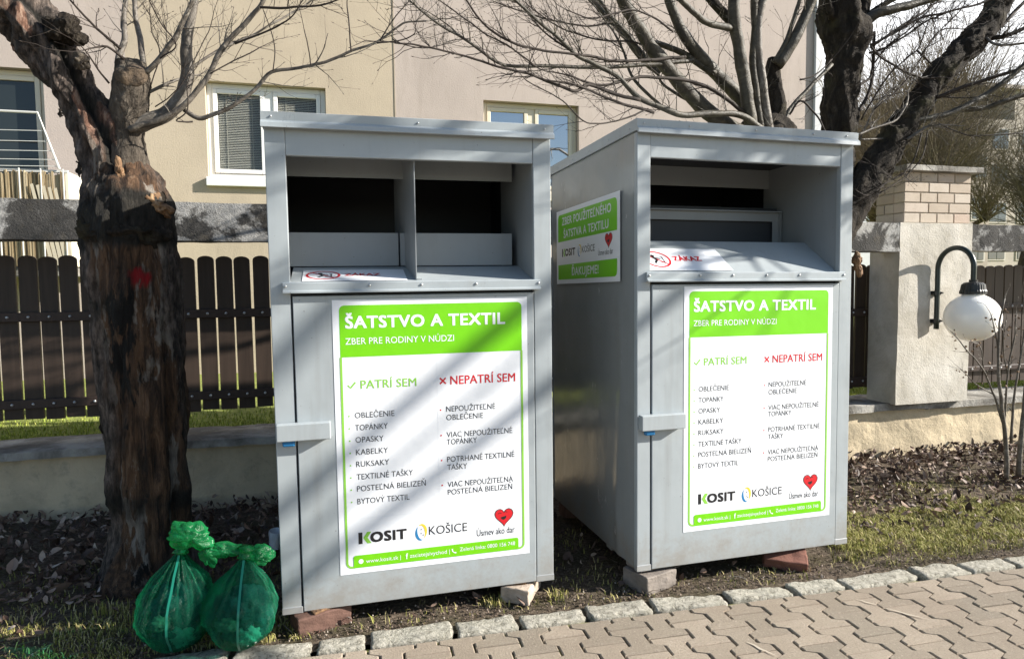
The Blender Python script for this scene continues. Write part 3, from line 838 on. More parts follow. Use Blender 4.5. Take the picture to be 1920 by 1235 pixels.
# brick top
bk = MB(); mo = MB()
bx0, bx1, by0, by1, bz0 = 4.715, 5.425, 4.622, 4.93, 1.962
ch = .0865
for c in range(5):
    z0 = bz0+c*ch; z1 = z0+ch-.010
    nb = 4 if c % 2 == 0 else 3
    L = bx1-bx0
    if nb == 4: cuts = [0, .235, .49, .75, 1]
    else: cuts = [0, .36, .67, 1]
    for i in range(len(cuts)-1):
        bk.box(bx0+L*cuts[i]+(.005 if i else 0), bx0+L*cuts[i+1]-(.005 if i < len(cuts)-2 else 0), by0, by0+.11, z0, z1, .004)
    cs = [.113, .22, .308] if c % 2 else [.113, .308]
    yy = .113
    for e in ([.21, .308] if c % 2 else [.308]):
        bk.box(bx0, bx0+.11, by0+yy, by0+e-.004, z0, z1, .004); yy = e+.006
    bk.box(bx1-.11, bx1, by0+.113, by1, z0, z1, .004)
mo.box(bx0+.008, bx1-.008, by0+.008, by1-.008, bz0-.008, bz0+5*ch-.004)
for b, nm, mt in ((bk, 'brick_top', 'ybrick'), (mo, 'mortar', 'mortar')):
    o = b.build(nm, M[mt], pr_); o.location = -P1
o = noisy_slab(4.665, 5.49, 4.56, 4.99, bz0+5*ch-.003, bz0+5*ch+.042, 37, .005, .06).build('cap_slab', M['coping'], pr_); o.location = -P1
tag(pr_, 'pale plastered pillar with yellow brick top and thin slab cap behind the globe lamp', 'pillar')

def fence(name, label, xs, y, z0, z1, rails, pitch=.1145, parent_loc=None):
    t = empty(name, (xs[0], y, z0)); P = Vector((xs[0], y, z0))
    pk = MB(); x = xs[0]
    while x < xs[1]-.05:
        w = pitch-.014; r = w*.55
        arc = [(x+w/2+w/2*math.cos(R(a)), z1-.030+.030*math.sin(R(a))) for a in range(0, 181, 15)]
        dz = random.uniform(-.007, .007); dy = random.uniform(-.003, .003); tl = random.gauss(0, .004)
        pts = [(x, z0+dz), (x+w, z0+dz)]+[(p[0], p[1]+dz) for p in arc]
        n = len(pts)
        pk.add([(p[0]+tl*(p[1]-z0), y+dy, p[1]) for p in pts]+[(p[0]+tl*(p[1]-z0), y+.02+dy, p[1]) for p in pts], [tuple(range(n)), tuple(range(2*n-1, n-1, -1))]+[(i, (i+1) % n, n+(i+1) % n, n+i) for i in range(n)])
        x += pitch
    o = pk.build('pickets', M['picket'], t); o.location = -P
    for (a, b) in rails:
        rl = MB(); rl.box(xs[0]-.02, xs[1]+.02, y-.034, y-.004, a, b, .004); o = rl.build('rail', M['rail'], t); o.location = -P
        x = xs[0]+pitch/2
        bm = bmesh.new(); bmesh.ops.create_uvsphere(bm, u_segments=8, v_segments=5, radius=.0095)
        mb = MB(); mb.bm(bm); me = mb.mesh('bolt'); me.shade_smooth(); first = None
        while x < xs[1]-.05 and x < 7.5:
            if x > -2.6:
                o2 = link('bolt', me, None if first else M['bare'], o); first = o2
                o2.location = (x, y-.035, (a+b)/2)
            x += pitch
    tag(t, label, 'fence', 'brown picket fence panels')
    return t
fence('picket_fence', 'dark brown picket fence panel behind the charred tree and left container', (-5.02, 2.95), 5.0, .622, 1.689, [(1.265, 1.325), (.70, .759)], .1185)
fence('picket_fence', 'narrow piece of brown picket fence between right container and pillar', (3.05, 4.82), 5.0, .50, 1.618, [(1.155, 1.222), (.53, .60)], .1185)
fence('picket_fence', 'sunlit brown picket fence panel behind the white lamp globe', (5.62, 10.0), 5.0, .475, 1.605, [(1.19, 1.237), (.594, .641)], .1185)

# ------------------------------------------------------------------ wall lamp
LX = 5.03
lp = empty('wall_lamp', (LX, 4.57, 1.1)); PL_ = Vector((LX, 4.57, 1.1))
arm = MB()
pts = [(LX, 4.565, 1.05), (LX, 4.565, 1.30), (LX, 4.565, 1.50)]
cy, rr = 4.40, .165
pts += [(LX, cy+rr*math.cos(R(a)), 1.57+rr*1.0*math.sin(R(a))) for a in range(0, 181, 15)]
pts += [(LX, cy-rr, 1.50), (LX, cy-rr, 1.44)]
arm.tube(spline(pts, 3), .021, 12)
o = arm.build('curved_arm', M['lampmetal'], lp, smooth=True); o.location = -PL_
for z in (1.12, 1.36):
    cl = MB(); cl.box(LX-.035, LX+.035, 4.555, 4.60, z-.018, z+.018, .004); cl.tube([(LX+.028, 4.56, z), (LX+.028, 4.535, z)], .008, 6)
    o = cl.build('clamp', M['lampblack'], lp); o.location = -PL_
def lathe(prof, cx, cy, n=40, flute=0):
    mb = MB(); vs = []
    for (r, z) in prof:
        for k in range(n):
            a = 2*math.pi*k/n; r2 = r*(1+(flute if k % 2 else 0)); vs.append((cx+r2*math.cos(a), cy+r2*math.sin(a), z))
    N = len(prof)
    mb.add(vs, [(i*n+k, i*n+(k+1) % n, (i+1)*n+(k+1) % n, (i+1)*n+k) for i in range(N-1) for k in range(n)]+[tuple(range(n)), tuple((N-1)*n+k for k in range(n))])
    return mb
gy = cy-rr
o = lathe([(.03, 1.470), (.03, 1.452), (.062, 1.446), (.080, 1.430), (.086, 1.39), (.092, 1.376), (.092, 1.356), (.08, 1.352)], LX, gy, 56, .035).build('cap_collar', M['lampblack'], lp); o.location = -PL_
gp_ = [(.075, 1.353)]+[(.202*math.sin(R(a)), 1.163+.196*math.cos(R(a))) for a in range(24, 178, 7)]+[(.004, .967)]
o = lathe(gp_, LX, gy, 48).build('globe', M['opal'], lp, smooth=True); o.location = -PL_
tag(lp, 'white globe wall lamp hanging from a curved dark green arm on the pillar', 'wall lamp')

# ------------------------------------------------------------------ apartment building
BY = 9.0
bd = empty('apartment_building', (1.5, BY, .3)); PB = Vector((1.5, BY, .3))
def bpart(mb, name, m, parent=bd, **k):
    o = mb.build(name, m, parent, **k)
    o.location = -PB if parent is bd else (0, 0, 0); return o
wins = [(-1.40, .02, 2.84, 4.005), (2.085, 3.465, 2.75, 3.985), (-5.2, -3.12, 1.95, 4.01)]
def wall_seg(x0, x1, m, z0=.1, z1=9.):
    mb = MB()
    ws = sorted([w for w in wins if w[0] < x1 and w[1] > x0])
    xs = [x0]; 
    for a, b, c, d in ws:
        a2, b2 = max(a, x0), min(b, x1)
        mb.quad((xs[-1], BY, z0), (a2, BY, z0), (a2, BY, z1), (xs[-1], BY, z1))
        mb.quad((a2, BY, z0), (b2, BY, z0), (b2, BY, c), (a2, BY, c))
        mb.quad((a2, BY, d), (b2, BY, d), (b2, BY, z1), (a2, BY, z1))
        r = .17
        mb.quad((a2, BY, c), (a2, BY, d), (a2, BY+r, d), (a2, BY+r, c)); mb.quad((b2, BY, c), (b2, BY+r, c), (b2, BY+r, d), (b2, BY, d))
        mb.quad((a2, BY, d), (b2, BY, d), (b2, BY+r, d), (a2, BY+r, d)); mb.quad((a2, BY, c), (a2, BY+r, c), (b2, BY+r, c), (b2, BY, c))
        xs.append(b2)
    mb.quad((xs[-1], BY, z0), (x1, BY, z0), (x1, BY, z1), (xs[-1], BY, z1))
    return mb
bpart(wall_seg(-14, -2.26, M['pwall']), 'pink_wall', M['pwall'], fix=False)
bpart(wall_seg(-2.26, .895, M['ywall']), 'yellow_wall', M['ywall'], fix=False)
bpart(wall_seg(.895, 7.52, M['pwall']), 'pink_wall', M['pwall'], fix=False)
mb = MB(); mb.box(7.5205, 7.525, BY+.002, BY+11, .1, 9.); mb.box(-14, 7.519, BY+10.9, BY+11, .1, 9.); bpart(mb, 'end_wall', M['pwall'])
mb = MB(); mb.box(-14.3, 7.8, BY-.3, BY+11.3, 9.002, 9.2); bpart(mb, 'roof', M['coping'])
mb = MB(); mb.box(.889, .901, BY-.006, BY-.001, .1, 9.); bpart(mb, 'expansion_joint', mat('joint_seal', (.32, .27, .2), .9))
mb = MB(); mb.box(7.36, 7.5, BY-.05, BY-.002, .1, 8.98, .01); bpart(mb, 'corner_strip', mat('pale_corner', (.55, .55, .55), .7))
mb = MB(); mb.quad((-14, BY+.6, .1), (7.4, BY+.6, .1), (7.4, BY+.6, 9), (-14, BY+.6, 9)); bpart(mb, 'room_shade_sheet', M['dark'])  # sheet coloured dark to stand for the unlit rooms

def window(w, split, m, blinds, dx):
    a, b, c, d = w; y = BY+.10
    t = MB(); fwid = .065
    t.box(a+.002, a+fwid, y, y+.06, c+.002, d-.002, .006); t.box(b-fwid, b-.002, y, y+.06, c+.002, d-.002, .006)
    t.box(a+fwid+.0005, b-fwid-.0005, y, y+.06, d-fwid, d-.002, .006); t.box(a+fwid+.0005, b-fwid-.0005, y, y+.06, c+.002, c+fwid, .006)
    sx = a+(b-a)*split
    t.box(sx-.05, sx+.05, y, y+.06, c+fwid+.0005, d-fwid-.0005, .006)
    fr = bpart(t, 'window', m)
    for (p, q) in ((a+fwid, sx-.05), (sx+.05, b-fwid)):
        s = MB(); k = .055
        s.box(p+.002, p+k, y-.015, y+.04, c+fwid+.003, d-fwid-.003, .006); s.box(q-k, q-.002, y-.015, y+.04, c+fwid+.003, d-fwid-.003, .006)
        s.box(p+k+.0005, q-k-.0005, y-.015, y+.04, d-fwid-k, d-fwid-.003, .006); s.box(p+k+.0005, q-k-.0005, y-.015, y+.04, c+fwid+.003, c+fwid+k, .006)
        bpart(s, 'sash', m, fr)
        g = MB(); g.box(p+k, q-k, y+.012, y+.018, c+fwid+k, d-fwid-k); bpart(g, 'pane', M['glass'] if not blinds else M['thinglass'], fr)
        if blinds:
            bz = c+fwid+k if blinds == 1 else c+.3
            g = MB()
            z = bz
            while z < d-fwid-k:
                g.add([(p+k+.005, y+.030, z), (q-k-.005, y+.030, z), (q-k-.005, y+.044, z+.016), (p+k+.005, y+.044, z+.016)], [(0, 1, 2, 3)]); z += .021
            for xx in (p+k+.10, q-k-.10): g.box(xx-.003, xx+.003, y+.026, y+.029, bz, d-fwid-k)
            bpart(g, 'blind', M['blind'], fr, fix=False)
    return fr
tg = mat('thin_window_glass', (.01, .012, .012), .03, spec=.9)
tb = tg.node_tree; _tr = tb.nodes.new('ShaderNodeBsdfTransparent'); _ms = tb.nodes.new('ShaderNodeMixShader'); _ms.inputs[0].default_value = .22
_tr.inputs[0].default_value = (.95, .95, .93, 1)
tb.links.new(tb.nodes['Principled BSDF'].outputs[0], _ms.inputs[2]); tb.links.new(_tr.outputs[0], _ms.inputs[1])
tb.links.new(_ms.outputs[0], tb.nodes['Material Output'].inputs[0]); M['thinglass'] = tg
f1 = window(wins[0], .51, M['pvc'], 1, 0)
f2 = window(wins[1], .51, M['cream'], 0, 0)
M['gsave'] = M['glass']; M['glass'] = mat('dark_window_glass', (.02, .025, .025), .04, spec=.6)
f3 = window(wins[2], .45, M['cream'], 0, 0)
for w, mt, fr in ((wins[0], 'pvc', f1), (wins[1], 'cream', f2)):
    s = MB(); s.box(w[0]-.02, w[1]+.02, BY-.06, BY-.002, w[2]-.11, w[2]-.003, .008); bpart(s, 'sill', M[mt], fr)
# balcony with reed screen and a drying rack
bc = MB(); bc.box(-6.5, -2.72, 8.32, BY-.002, 1.62, 1.72, .01); bpart(bc, 'balcony_slab', M['coping'])
rs = MB()
x = -6.5
while x < -2.735:
    w_ = random.uniform(.008, .016); rs.box(x, x+w_, 8.30+random.uniform(0, .012), 8.318, 1.73, 2.735+random.uniform(-.03, .02)); x += w_+random.uniform(.001, .006)
bpart(rs, 'reed_screen', M['reed'])
rs = MB()
for i in range(5): rs.add([(-3.05+i*.055, 8.285, 2.60-i*.01), (-3.02+i*.055, 8.285, 2.61-i*.01), (-2.86+i*.045, 8.290, 1.74), (-2.90+i*.045, 8.290, 1.74)], [(0, 1, 2, 3)])
bpart(rs, 'loose_reed', mat('pale_reed', (.50, .44, .33), .7))
rl = MB()
rl.box(-6.5, -2.70, 8.325, 8.36, 2.735, 2.765, .004); rl.box(-6.5, -2.70, 8.325, 8.35, 1.735, 1.76, .003)
for x in (-6.4, -5.6, -4.8, -4.0, -3.75, -3.55, -3.35, -3.15, -2.95, -2.74): rl.box(x, x+.011, 8.28, 8.295, 1.735, 2.77, .002)
bpart(rl, 'balcony_railing', M['metalw'])
sp_ = MB(); sp_.box(-2.735, -2.70, 8.33, BY-.002, 1.73, 2.75, .003); bpart(sp_, 'side_screen', mat('pale_screen', (.66, .62, .5), .7))
rk = MB(); rk.tube([(-5, 8.3, 3.357), (-2.945, 8.3, 3.357), (-2.77, 8.3, 2.77)], .013, 6)
for z, xe in ((3.17, -2.90), (3.06, -2.86), (2.96, -2.83), (2.87, -2.80), (2.80, -2.785)): rk.tube([(-5, 8.3, z-.01), (-3.8, 8.3, z-.02), (xe, 8.3, z)], .0045, 4)
bpart(rk, 'drying_rack', M['metalw'])
tag(bd, 'yellow and pink rendered apartment building with white and cream windows behind the fence', 'building')

# far buildings on the right
def farb(label, x0, x1, y, z1, cwall, nwx, zs, step=None, d=12):
    t = empty('far_building', ((x0+x1)/2, y, 0)); P = Vector(((x0+x1)/2, y, 0))
    mb = MB(); mb.box(x0, x1, y, y+d, -.1, z1)
    if step: mb.box(x0+(x1-x0)*step, x1, y, y+d, z1+.001, z1+2.4)
    m = stucco('far_render', cwall, 6, .2); o = mb.build('wall', m, t); o.location = -P
    rf = MB(); rf.box(x0-.3, x1+.3, y-.3, y+d+.3, z1+.002 if not step else z1+2.402, z1+.35 if not step else z1+2.7); o = rf.build('roof', M['froof'], t); o.location = -P
    for zz in zs:
        for i in range(nwx):
            xc = x0+(x1-x0)*(i+.5)/nwx; ww = (x1-x0)/nwx*.28
            f = MB(); f.box(xc-ww-.12, xc+ww+.12, y-.06, y-.002, zz-.12, zz+1.62); o = f.build('window', M['fframe'], t); o.location = -P
            for s in (-1, 1):
                g = MB(); g.box(xc+(0 if s > 0 else -ww)+.04, xc+(ww if s > 0 else 0)-.04, y-.09, y-.062, zz, zz+1.5); g.build('pane', M['fglass'], o)
    tag(t, label, 'building', 'buildings in the distance on the right')
M['froof'] = mat('far_roof', (.34, .30, .27), .9)
M['fframe'] = mat('far_window_frame', (.40, .37, .32), .7)
M['fglass'] = mat('far_glass', (.05, .07, .09), .15, spec=.8)
farb('haze-paled beige stepped apartment block far behind the bare trees at the right edge', 47.5, 75, 42, 14.3, (.40, .36, .31), 9, [3.2, 6.2, 9.2, 12.0], .22)  # wall colour lightened and desaturated to stand for haze
farb('brown terraced block far behind the leaning limb', 36.5, 47, 38.5, 12.2, (.36, .31, .26), 5, [3, 6, 9])
farb('low white house with a double window behind the brick pillar top', 19.5, 25.2, 25, 6.0, (.55, .56, .58), 3, [3.95], None, 7)
farb('grey roofed house behind the trunk of the right tree', 25.8, 33.5, 31, 8.6, (.36, .34, .33), 4, [3.5, 6.2])

# ------------------------------------------------------------------ trees
def grow(mb, p, d, L, r, depth, rng, up=.25, n=5, side=3, bud=True):
    pts = [p]; q = p.copy(); v = d.normalized()
    for i in range(n):
        v = (v + Vector((rng.gauss(0, .17), rng.gauss(0, .17), rng.gauss(0, .17)+up*.12))).normalized()
        q = q+v*L/n; pts.append(q.copy())
    rad = [r*(1-.65*i/n) for i in range(n+1)]
    mb.tube(pts, rad, side if r < .004 else 5, cap=False)
    if bud and r < .004:
        mb.tube([pts[-1], pts[-1]+v*.005, pts[-1]+v*.014], [rad[-1], rad[-1]*1.7+.0008, .0006], 4, cap=False)
    if depth > 0:
        for i in range(1, n):
            if rng.random() < .75:
                t = (pts[i+1]-pts[i-1]).normalized(); ax = t.orthogonal().normalized(); ax.rotate(Matrix.Rotation(rng.uniform(0, 6.28), 3, t))
                dd = (t*math.cos(.75)+ax*math.sin(.75)); dd.z += .15
                grow(mb, pts[i], dd, L*rng.uniform(.25, .55), max(.0011, rad[i]*.6), depth-1, rng, up, max(2, n-2), 3)

def branch(name, m, root, pts, w0, w1, Y0, Y1, rng, twigs=10, tl=.22, depth=1, px=True, wig=.006):
    twigs = int(twigs*1.5)
    """branch traced as px,py points; width in photo pixels; depth runs Y0..Y1"""
    N = len(pts); P = []
    for i, p in enumerate(pts):
        t = i/(N-1); P.append(at(p[0], p[1], Y0+(Y1-Y0)*t) if px else Vector(p))
    sp = spline(P, 5); n = len(sp)
    sp = [q+Vector((fbm(q*6), fbm(q*6+Vector((5, 0, 0))), fbm(q*6+Vector((0, 7, 0)))))*wig for q in sp]
    k = (sp[0].dot(fw)-CZ*fw.z)/F if px else 1.
    rad = []
    for i in range(n):
        t = i/(n-1); rad.append(max(.0012, (w0+(w1-w0)*t)*k/2)*(1+.10*fbm(sp[i]*8)))
    mb = MB(); mb.tube(sp, rad, 12 if w0*k > .02 else 8 if w0*k > .008 else 5, jit=.10)
    for j in range(twigs):
        i = min(n-2, int(n*(rng.uniform(.12, 1.)))); t = (sp[i+1]-sp[i]).normalized()
        ax = t.orthogonal().normalized(); ax.rotate(Matrix.Rotation(rng.uniform(0, 6.28), 3, t)); a = rng.uniform(.5, 1.1)
        d = t*math.cos(a)+ax*math.sin(a); d.z += .25
        grow(mb, sp[i], d, tl*rng.uniform(.35, 1.3), min(rad[i]*.55, rng.uniform(.0022, .0042)), depth, rng)
    grow(mb, sp[-1], sp[-1]-sp[-2], tl*1.2, rad[-1]*.9, depth, rng) if w1*k < .02 else None
    o = mb.build(name, m, root, smooth=True, fix=False)
    o.location = -root.location if root else (0, 0, 0)
    return o

def rough_trunk(name, m, root, pts, nring=120, nseg=72, amp=.02, vs=.35, sc=9, attr=None, flare=None, Y=None):
    """pts: px, py, width px, depth Y; returns noisy tapered trunk"""
    P = []
    for p in pts:
        c = at(p[0], p[1], p[3]); k = (.95 if attr else 1)* ((c-Vector((0, 0, CZ))).dot(fw))/F
        P.append((*c, p[2]*k/2))
    sp = spline([Vector(q) for q in P], max(2, nring//(len(P)-1)))
    N = len(sp); vsx = []; ang = []
    for i in range(N):
        c = sp[i].xyz; r = sp[i][3]
        t = (sp[min(i+1, N-1)].xyz-sp[max(i-1, 0)].xyz).normalized()
        u = Vector((1, 0, 0)); u = (u-t*u.dot(t)).normalized(); w = t.cross(u)
        for k in range(nseg):
            a = 2*math.pi*k/nseg
            d = u*math.cos(a)+w*math.sin(a)
            q = c+d*r
            h = Vector((q.x*sc, q.y*sc, q.z*sc*vs))
            disp = amp*(fbm(h, 5)+.55*(abs(fbm(h*2.3+Vector((4, 4, 4)), 4))-.25)*-1)
            if flare: disp += flare(c.z, a)*r
            vsx.append(c+d*(r+disp)); ang.append((a, c, r))
    mb = MB(); n = nseg
    mb.add(vsx, [(i*n+k, i*n+(k+1) % n, (i+1)*n+(k+1) % n, (i+1)*n+k) for i in range(N-1) for k in range(n)]+[tuple(range(n-1, -1, -1)), tuple((N-1)*n+k for k in range(n))])
    o = mb.build(name, m, root, smooth=True, fix=True)
    o.location = -root.location
    if attr:
        for nm, fn in attr.items():
            at_ = o.data.attributes.new(nm, 'FLOAT_COLOR', 'POINT')
            for i, v in enumerate(o.data.vertices):
                f = max(0., min(1., fn(v.co, ang[i][0], ang[i][1], ang[i][2]))); at_.data[i].color = (f, f, f, 1)
    return o, sp

rng = random.Random(11)
# --- left tree
LT = empty('pollarded_tree', (-.95, 3.72, 0))
mark = at(255, 520, 3.5)
def is_bark(p, a, c, r):
    k = math.cos(a)                                      # -1 on the left side, +1 right
    e = .5+.5*math.sin(0)
    front = -math.sin(a)
    b = (-k-.60)*6+1.2*fbm(Vector((p.x*7, p.y*7, p.z*2.2)), 3)
    b2 = (k-.86)*6+1.2*fbm(Vector((p.x*7, p.y*7, p.z*2.+9)), 3)
    up = (p.z-2.08)*8
    return max(b, b2, up*.6)
def is_char_shade(p, a, c, r):
    f = 1-abs(p.z-1.80)/.15
    f2 = (.5-abs(p.z-.42)/.16)
    aa = (a+math.pi) % (2*math.pi)-math.pi
    gr = 1.6*math.exp(-((aa+1.15+.25*math.sin(p.z*4))/.26)**2) if p.z > 2.0 else 0  # shade of the groove between the stems, painted in beside the char
    return max(f*3.2, f2*2, gr)+1.0*fbm(p*9, 3)
def is_rust(p, a, c, r): return (p.z-2.05)*6*(1 if fbm(Vector((p.x*5, p.y*5, p.z*1.5)), 3) > -.05 else .0)*(1 if math.cos(a-.9) > -.9 else 0)*.85
def is_mark(p, a, c, r): 
    dx, dz = p.x-mark.x, p.z-mark.z
    return (1.0-((dx/.046)**2+(dz/.054)**2)+.8*fbm(Vector((p.x*34, p.y*34, p.z*12)), 4))*2.2-(1.2 if abs(dx-.006+.004*fbm(p*20)) < .005 else 0) if -math.sin(a) > -.2 and p.y < c.y else 0
def flr(z, a):
    f = max(0, .30-z)/.30
    g = 0
    if z > 1.98:
        k = min(1, (z-1.98)/.12); aa = (a+math.pi) % (2*math.pi)-math.pi
        g = -.42*k*math.exp(-((aa+1.15+.25*math.sin(z*4))/.26)**2)-.22*k*math.exp(-((aa+2.3)/.2)**2)
    if .30 < z < 1.7:
        aa = (a+math.pi) % (2*math.pi)-math.pi
        g += -.10*math.exp(-((aa+2.25+.08*math.sin(z*6))/.10)**2)-.07*math.exp(-((aa+1.3+.10*math.sin(z*5+1))/.08)**2)-.09*math.exp(-((aa+.72)/.1)**2)
    return f*f*(.28+.32*max(0, math.sin(a*3+1)))+g
trunk, _ = rough_trunk('trunk', M['hero'], LT, [(292, 1118, 160, 3.72), (286, 1040, 148, 3.72), (283, 950, 142, 3.72), (277, 800, 142, 3.72), (266, 650, 152, 3.72), (252, 530, 160, 3.72), (245, 470, 162, 3.72), (241, 425, 164, 3.72), (236, 392, 158, 3.72), (229, 350, 136, 3.72), (214, 305, 108, 3.72), (193, 262, 94, 3.73), (167, 215, 86, 3.74), (139, 168, 86, 3.75), (113, 125, 88, 3.76), (90, 88, 88, 3.76), (62, 50, 92, 3.76), (20, 16, 88, 3.76), (-40, -14, 84, 3.76)],
                       250, 120, .036, .26, 10.5, {'bark': is_bark, 'char_shade': is_char_shade, 'rust': is_rust, 'mark': is_mark}, flr)
# second stem with flat sawn head
st, _ = rough_trunk('sawn_stem', M['bark'], LT, [(236, 350, 70, 3.70), (242, 300, 62, 3.69), (241, 240, 56, 3.68), (243, 200, 60, 3.67), (246, 165, 62, 3.66), (247, 140, 58, 3.66), (247, 122, 50, 3.67)], 70, 48, .014, .5, 14)
cp = at(247, 140, 3.60)
mb = MB(); bm = bmesh.new(); bmesh.ops.create_uvsphere(bm, u_segments=28, v_segments=14, radius=1)
for v in bm.verts:
    v.co = Vector((v.co.x*.076, v.co.y*.028, v.co.z*.062)); v.co += Vector((0, 1, 0))*.012*fbm(v.co*30)
mb.bm(bm, Matrix.Translation(cp) @ Matrix.Rotation(-.25, 4, 'X')); o = mb.build('sawn_face', M['endgrain'], LT, smooth=True); o.location = -LT.location
# collar knob, broken stub with orange wood, burl on the upper stem
def lump(name, m, root, px, py, Y, sx, sy, sz, amp, rot=(0, 0, 0), sc=9, seed=0):
    c = at(px, py, Y); bm = bmesh.new(); bmesh.ops.create_icosphere(bm, subdivisions=5, radius=1)
    Mx = Matrix.Translation(c) @ Euler(rot).to_matrix().to_4x4() @ Matrix.Diagonal((sx, sy, sz, 1))
    for v in bm.verts:
        q = Mx @ v.co; k = fbm(q*sc+Vector((seed, 0, 0)), 5)*amp-abs(fbm(q*sc*2+Vector((0, seed, 0)), 4))*amp*.7
        v.co = q+(q-c).normalized()*k
    mb = MB(); mb.bm(bm); o = mb.build(name, m, root, smooth=True); o.location = -root.location; return o
lump('burl', M['oldbark'], LT, 240, 436, 3.66, .215, .17, .085, .05, (0, .05, 0), 9, 3)
lump('burl', M['oldbark'], LT, 118, 58, 3.68, .085, .07, .075, .04, (0, .6, 0), 12, 7)
lump('burl', M['bark'], LT, 150, 112, 3.64, .045, .03, .035, .02, (0, .5, 0), 16, 9)
lump('broken_stub', M['cut'], LT, 287, 384, 3.62, .095, .07, .050, .045, (0, .6, .3), 13, 5)
lump('torn_wood', M['cut'], LT, 226, 325, 3.585, .022, .02, .075, .02, (0, -.12, 0), 18, 15)
for (px, py, l, ang, s) in ((147, 318, .06, 2.9, 1), (168, 540, .06, 2.95, 3), (190, 715, .04, 3., 4), (268, 318, .07, .7, 5), (112, 212, .035, 3.4, 8), (192, 800, .05, 3.5, 10), (306, 372, .05, .9, 11)):
    # loose flakes of bark standing off the trunk
    c = at(px, py, 3.66); mb = MB(); vs = []
    for i in range(7):
        for j in range(4):
            q = Vector(((j-1.5)*.009*(1.1-abs(i-3)/3.4)+.012*fbm(Vector((i*.6, s, j))), .012*math.sin(j*1.3+s)+.008*fbm(Vector((i*.9, s*2, 0))), (i-3)*l/5+.008*fbm(Vector((j*.8, 0, s+i*.3)))))
            vs.append(c+q)
    mb.add(vs+[v+Vector((0, .008, 0)) for v in vs], [(i*4+j, i*4+j+1, i*4+j+5, i*4+j+4) for i in range(6) for j in range(3)]+[(28+i*4+j, 28+i*4+j+4, 28+i*4+j+5, 28+i*4+j+1) for i in range(6) for j in range(3)])
    o = mb.build('bark_flake', M['oldbark'], LT, smooth=True, fix=False); o.location = -LT.location
LB = [([(240, 246), (275, 230), (310, 213), (338, 182), (351, 145), (349, 100), (351, 60), (362, 22), (370, -25)], 34, 14, 3.66, 3.62, 5),
      ([(243, 243), (300, 224), (345, 196), (385, 150), (410, 104), (428, 78), (460, 45), (490, 10), (505, -25)], 12, 8, 3.60, 3.5, 8),
      ([(345, 206), (372, 222), (402, 213), (440, 195), (480, 165), (510, 136), (560, 127), (610, 115), (660, 95), (705, 80), (740, 55), (765, 42), (805, 39)], 9, 3, 3.6, 3.4, 10),
      ([(225, 165), (222, 112), (233, 76), (233, 30), (236, -20)], 13, 9, 3.64, 3.75, 4), ([(270, 125), (262, 70), (255, 30), (249, -20)], 11, 9, 3.66, 3.8, 4),
      ([(272, 138), (300, 110), (325, 75), (345, 40), (362, -5)], 11, 7, 3.6, 3.5, 7), ([(232, 110), (200, 88), (175, 90), (155, 95)], 5, 2, 3.6, 3.5, 3),
      ([(226, 92), (190, 60), (160, 30), (128, -5)], 5, 3, 3.6, 3.55, 5), ([(260, 180), (290, 168), (330, 150), (352, 146)], 7, 5, 3.66, 3.8, 2),
      ([(205, 157), (182, 128), (165, 102), (150, 85)], 4, 2, 3.62, 3.5, 2), ([(357, 130), (415, 92), (480, 62), (545, 25), (590, -5)], 6, 3, 3.7, 3.9, 8),
      ([(488, 15), (550, 14), (600, 10), (650, -6)], 5, 3, 3.5, 3.4, 4), ([(440, 83), (510, 54), (548, 30), (565, 5)], 4, 2, 3.52, 3.4, 4), ([(395, 137), (430, 118), (470, 100), (492, 88)], 3, 2, 3.55, 3.6, 3),
      ([(513, 134), (516, 90), (505, 50), (494, 18)], 2.5, 1.5, 3.5, 3.5, 0), ([(583, 122), (578, 90), (570, 55)], 2.5, 1.8, 3.45, 3.4, 0), ([(658, 95), (655, 55), (650, 15), (652, -10)], 3, 2, 3.42, 3.4, 1), ([(712, 78), (735, 40), (772, -5)], 3, 2, 3.42, 3.4, 3), ([(706, 82), (750, 76), (775, 65), (780, 52)], 3, 1.6, 3.42, 3.4, 2), ([(735, 73), (760, 84), (800, 91), (850, 80)], 2.5, 1.5, 3.4, 3.3, 3),
      ([(300, 110), (330, 85), (300, 40), (285, 10), (275, -10)], 3, 2, 3.55, 3.4, 6), ([(290, 200), (320, 180), (345, 150), (390, 60), (400, 20)], 2.5, 1.5, 3.5, 3.4, 5), ([(280, 165), (300, 100), (285, 60), (280, 20)], 2.5, 1.6, 3.6, 3.5, 6),
      ([(360, 228), (345, 228), (330, 225), (352, 205), (350, 160)], 3.5, 2, 3.58, 3.5, 2)]
for pts, w0, w1, a, b, tw in LB:
    branch('branch', M['limb'] if w0 > 5 else M['twig'], LT, pts, w0, w1, a, b, rng, tw, .20)
tag(LT, 'old pollarded tree with peeling charred trunk and red paint mark, left of the left container', 'tree', 'bare trees')

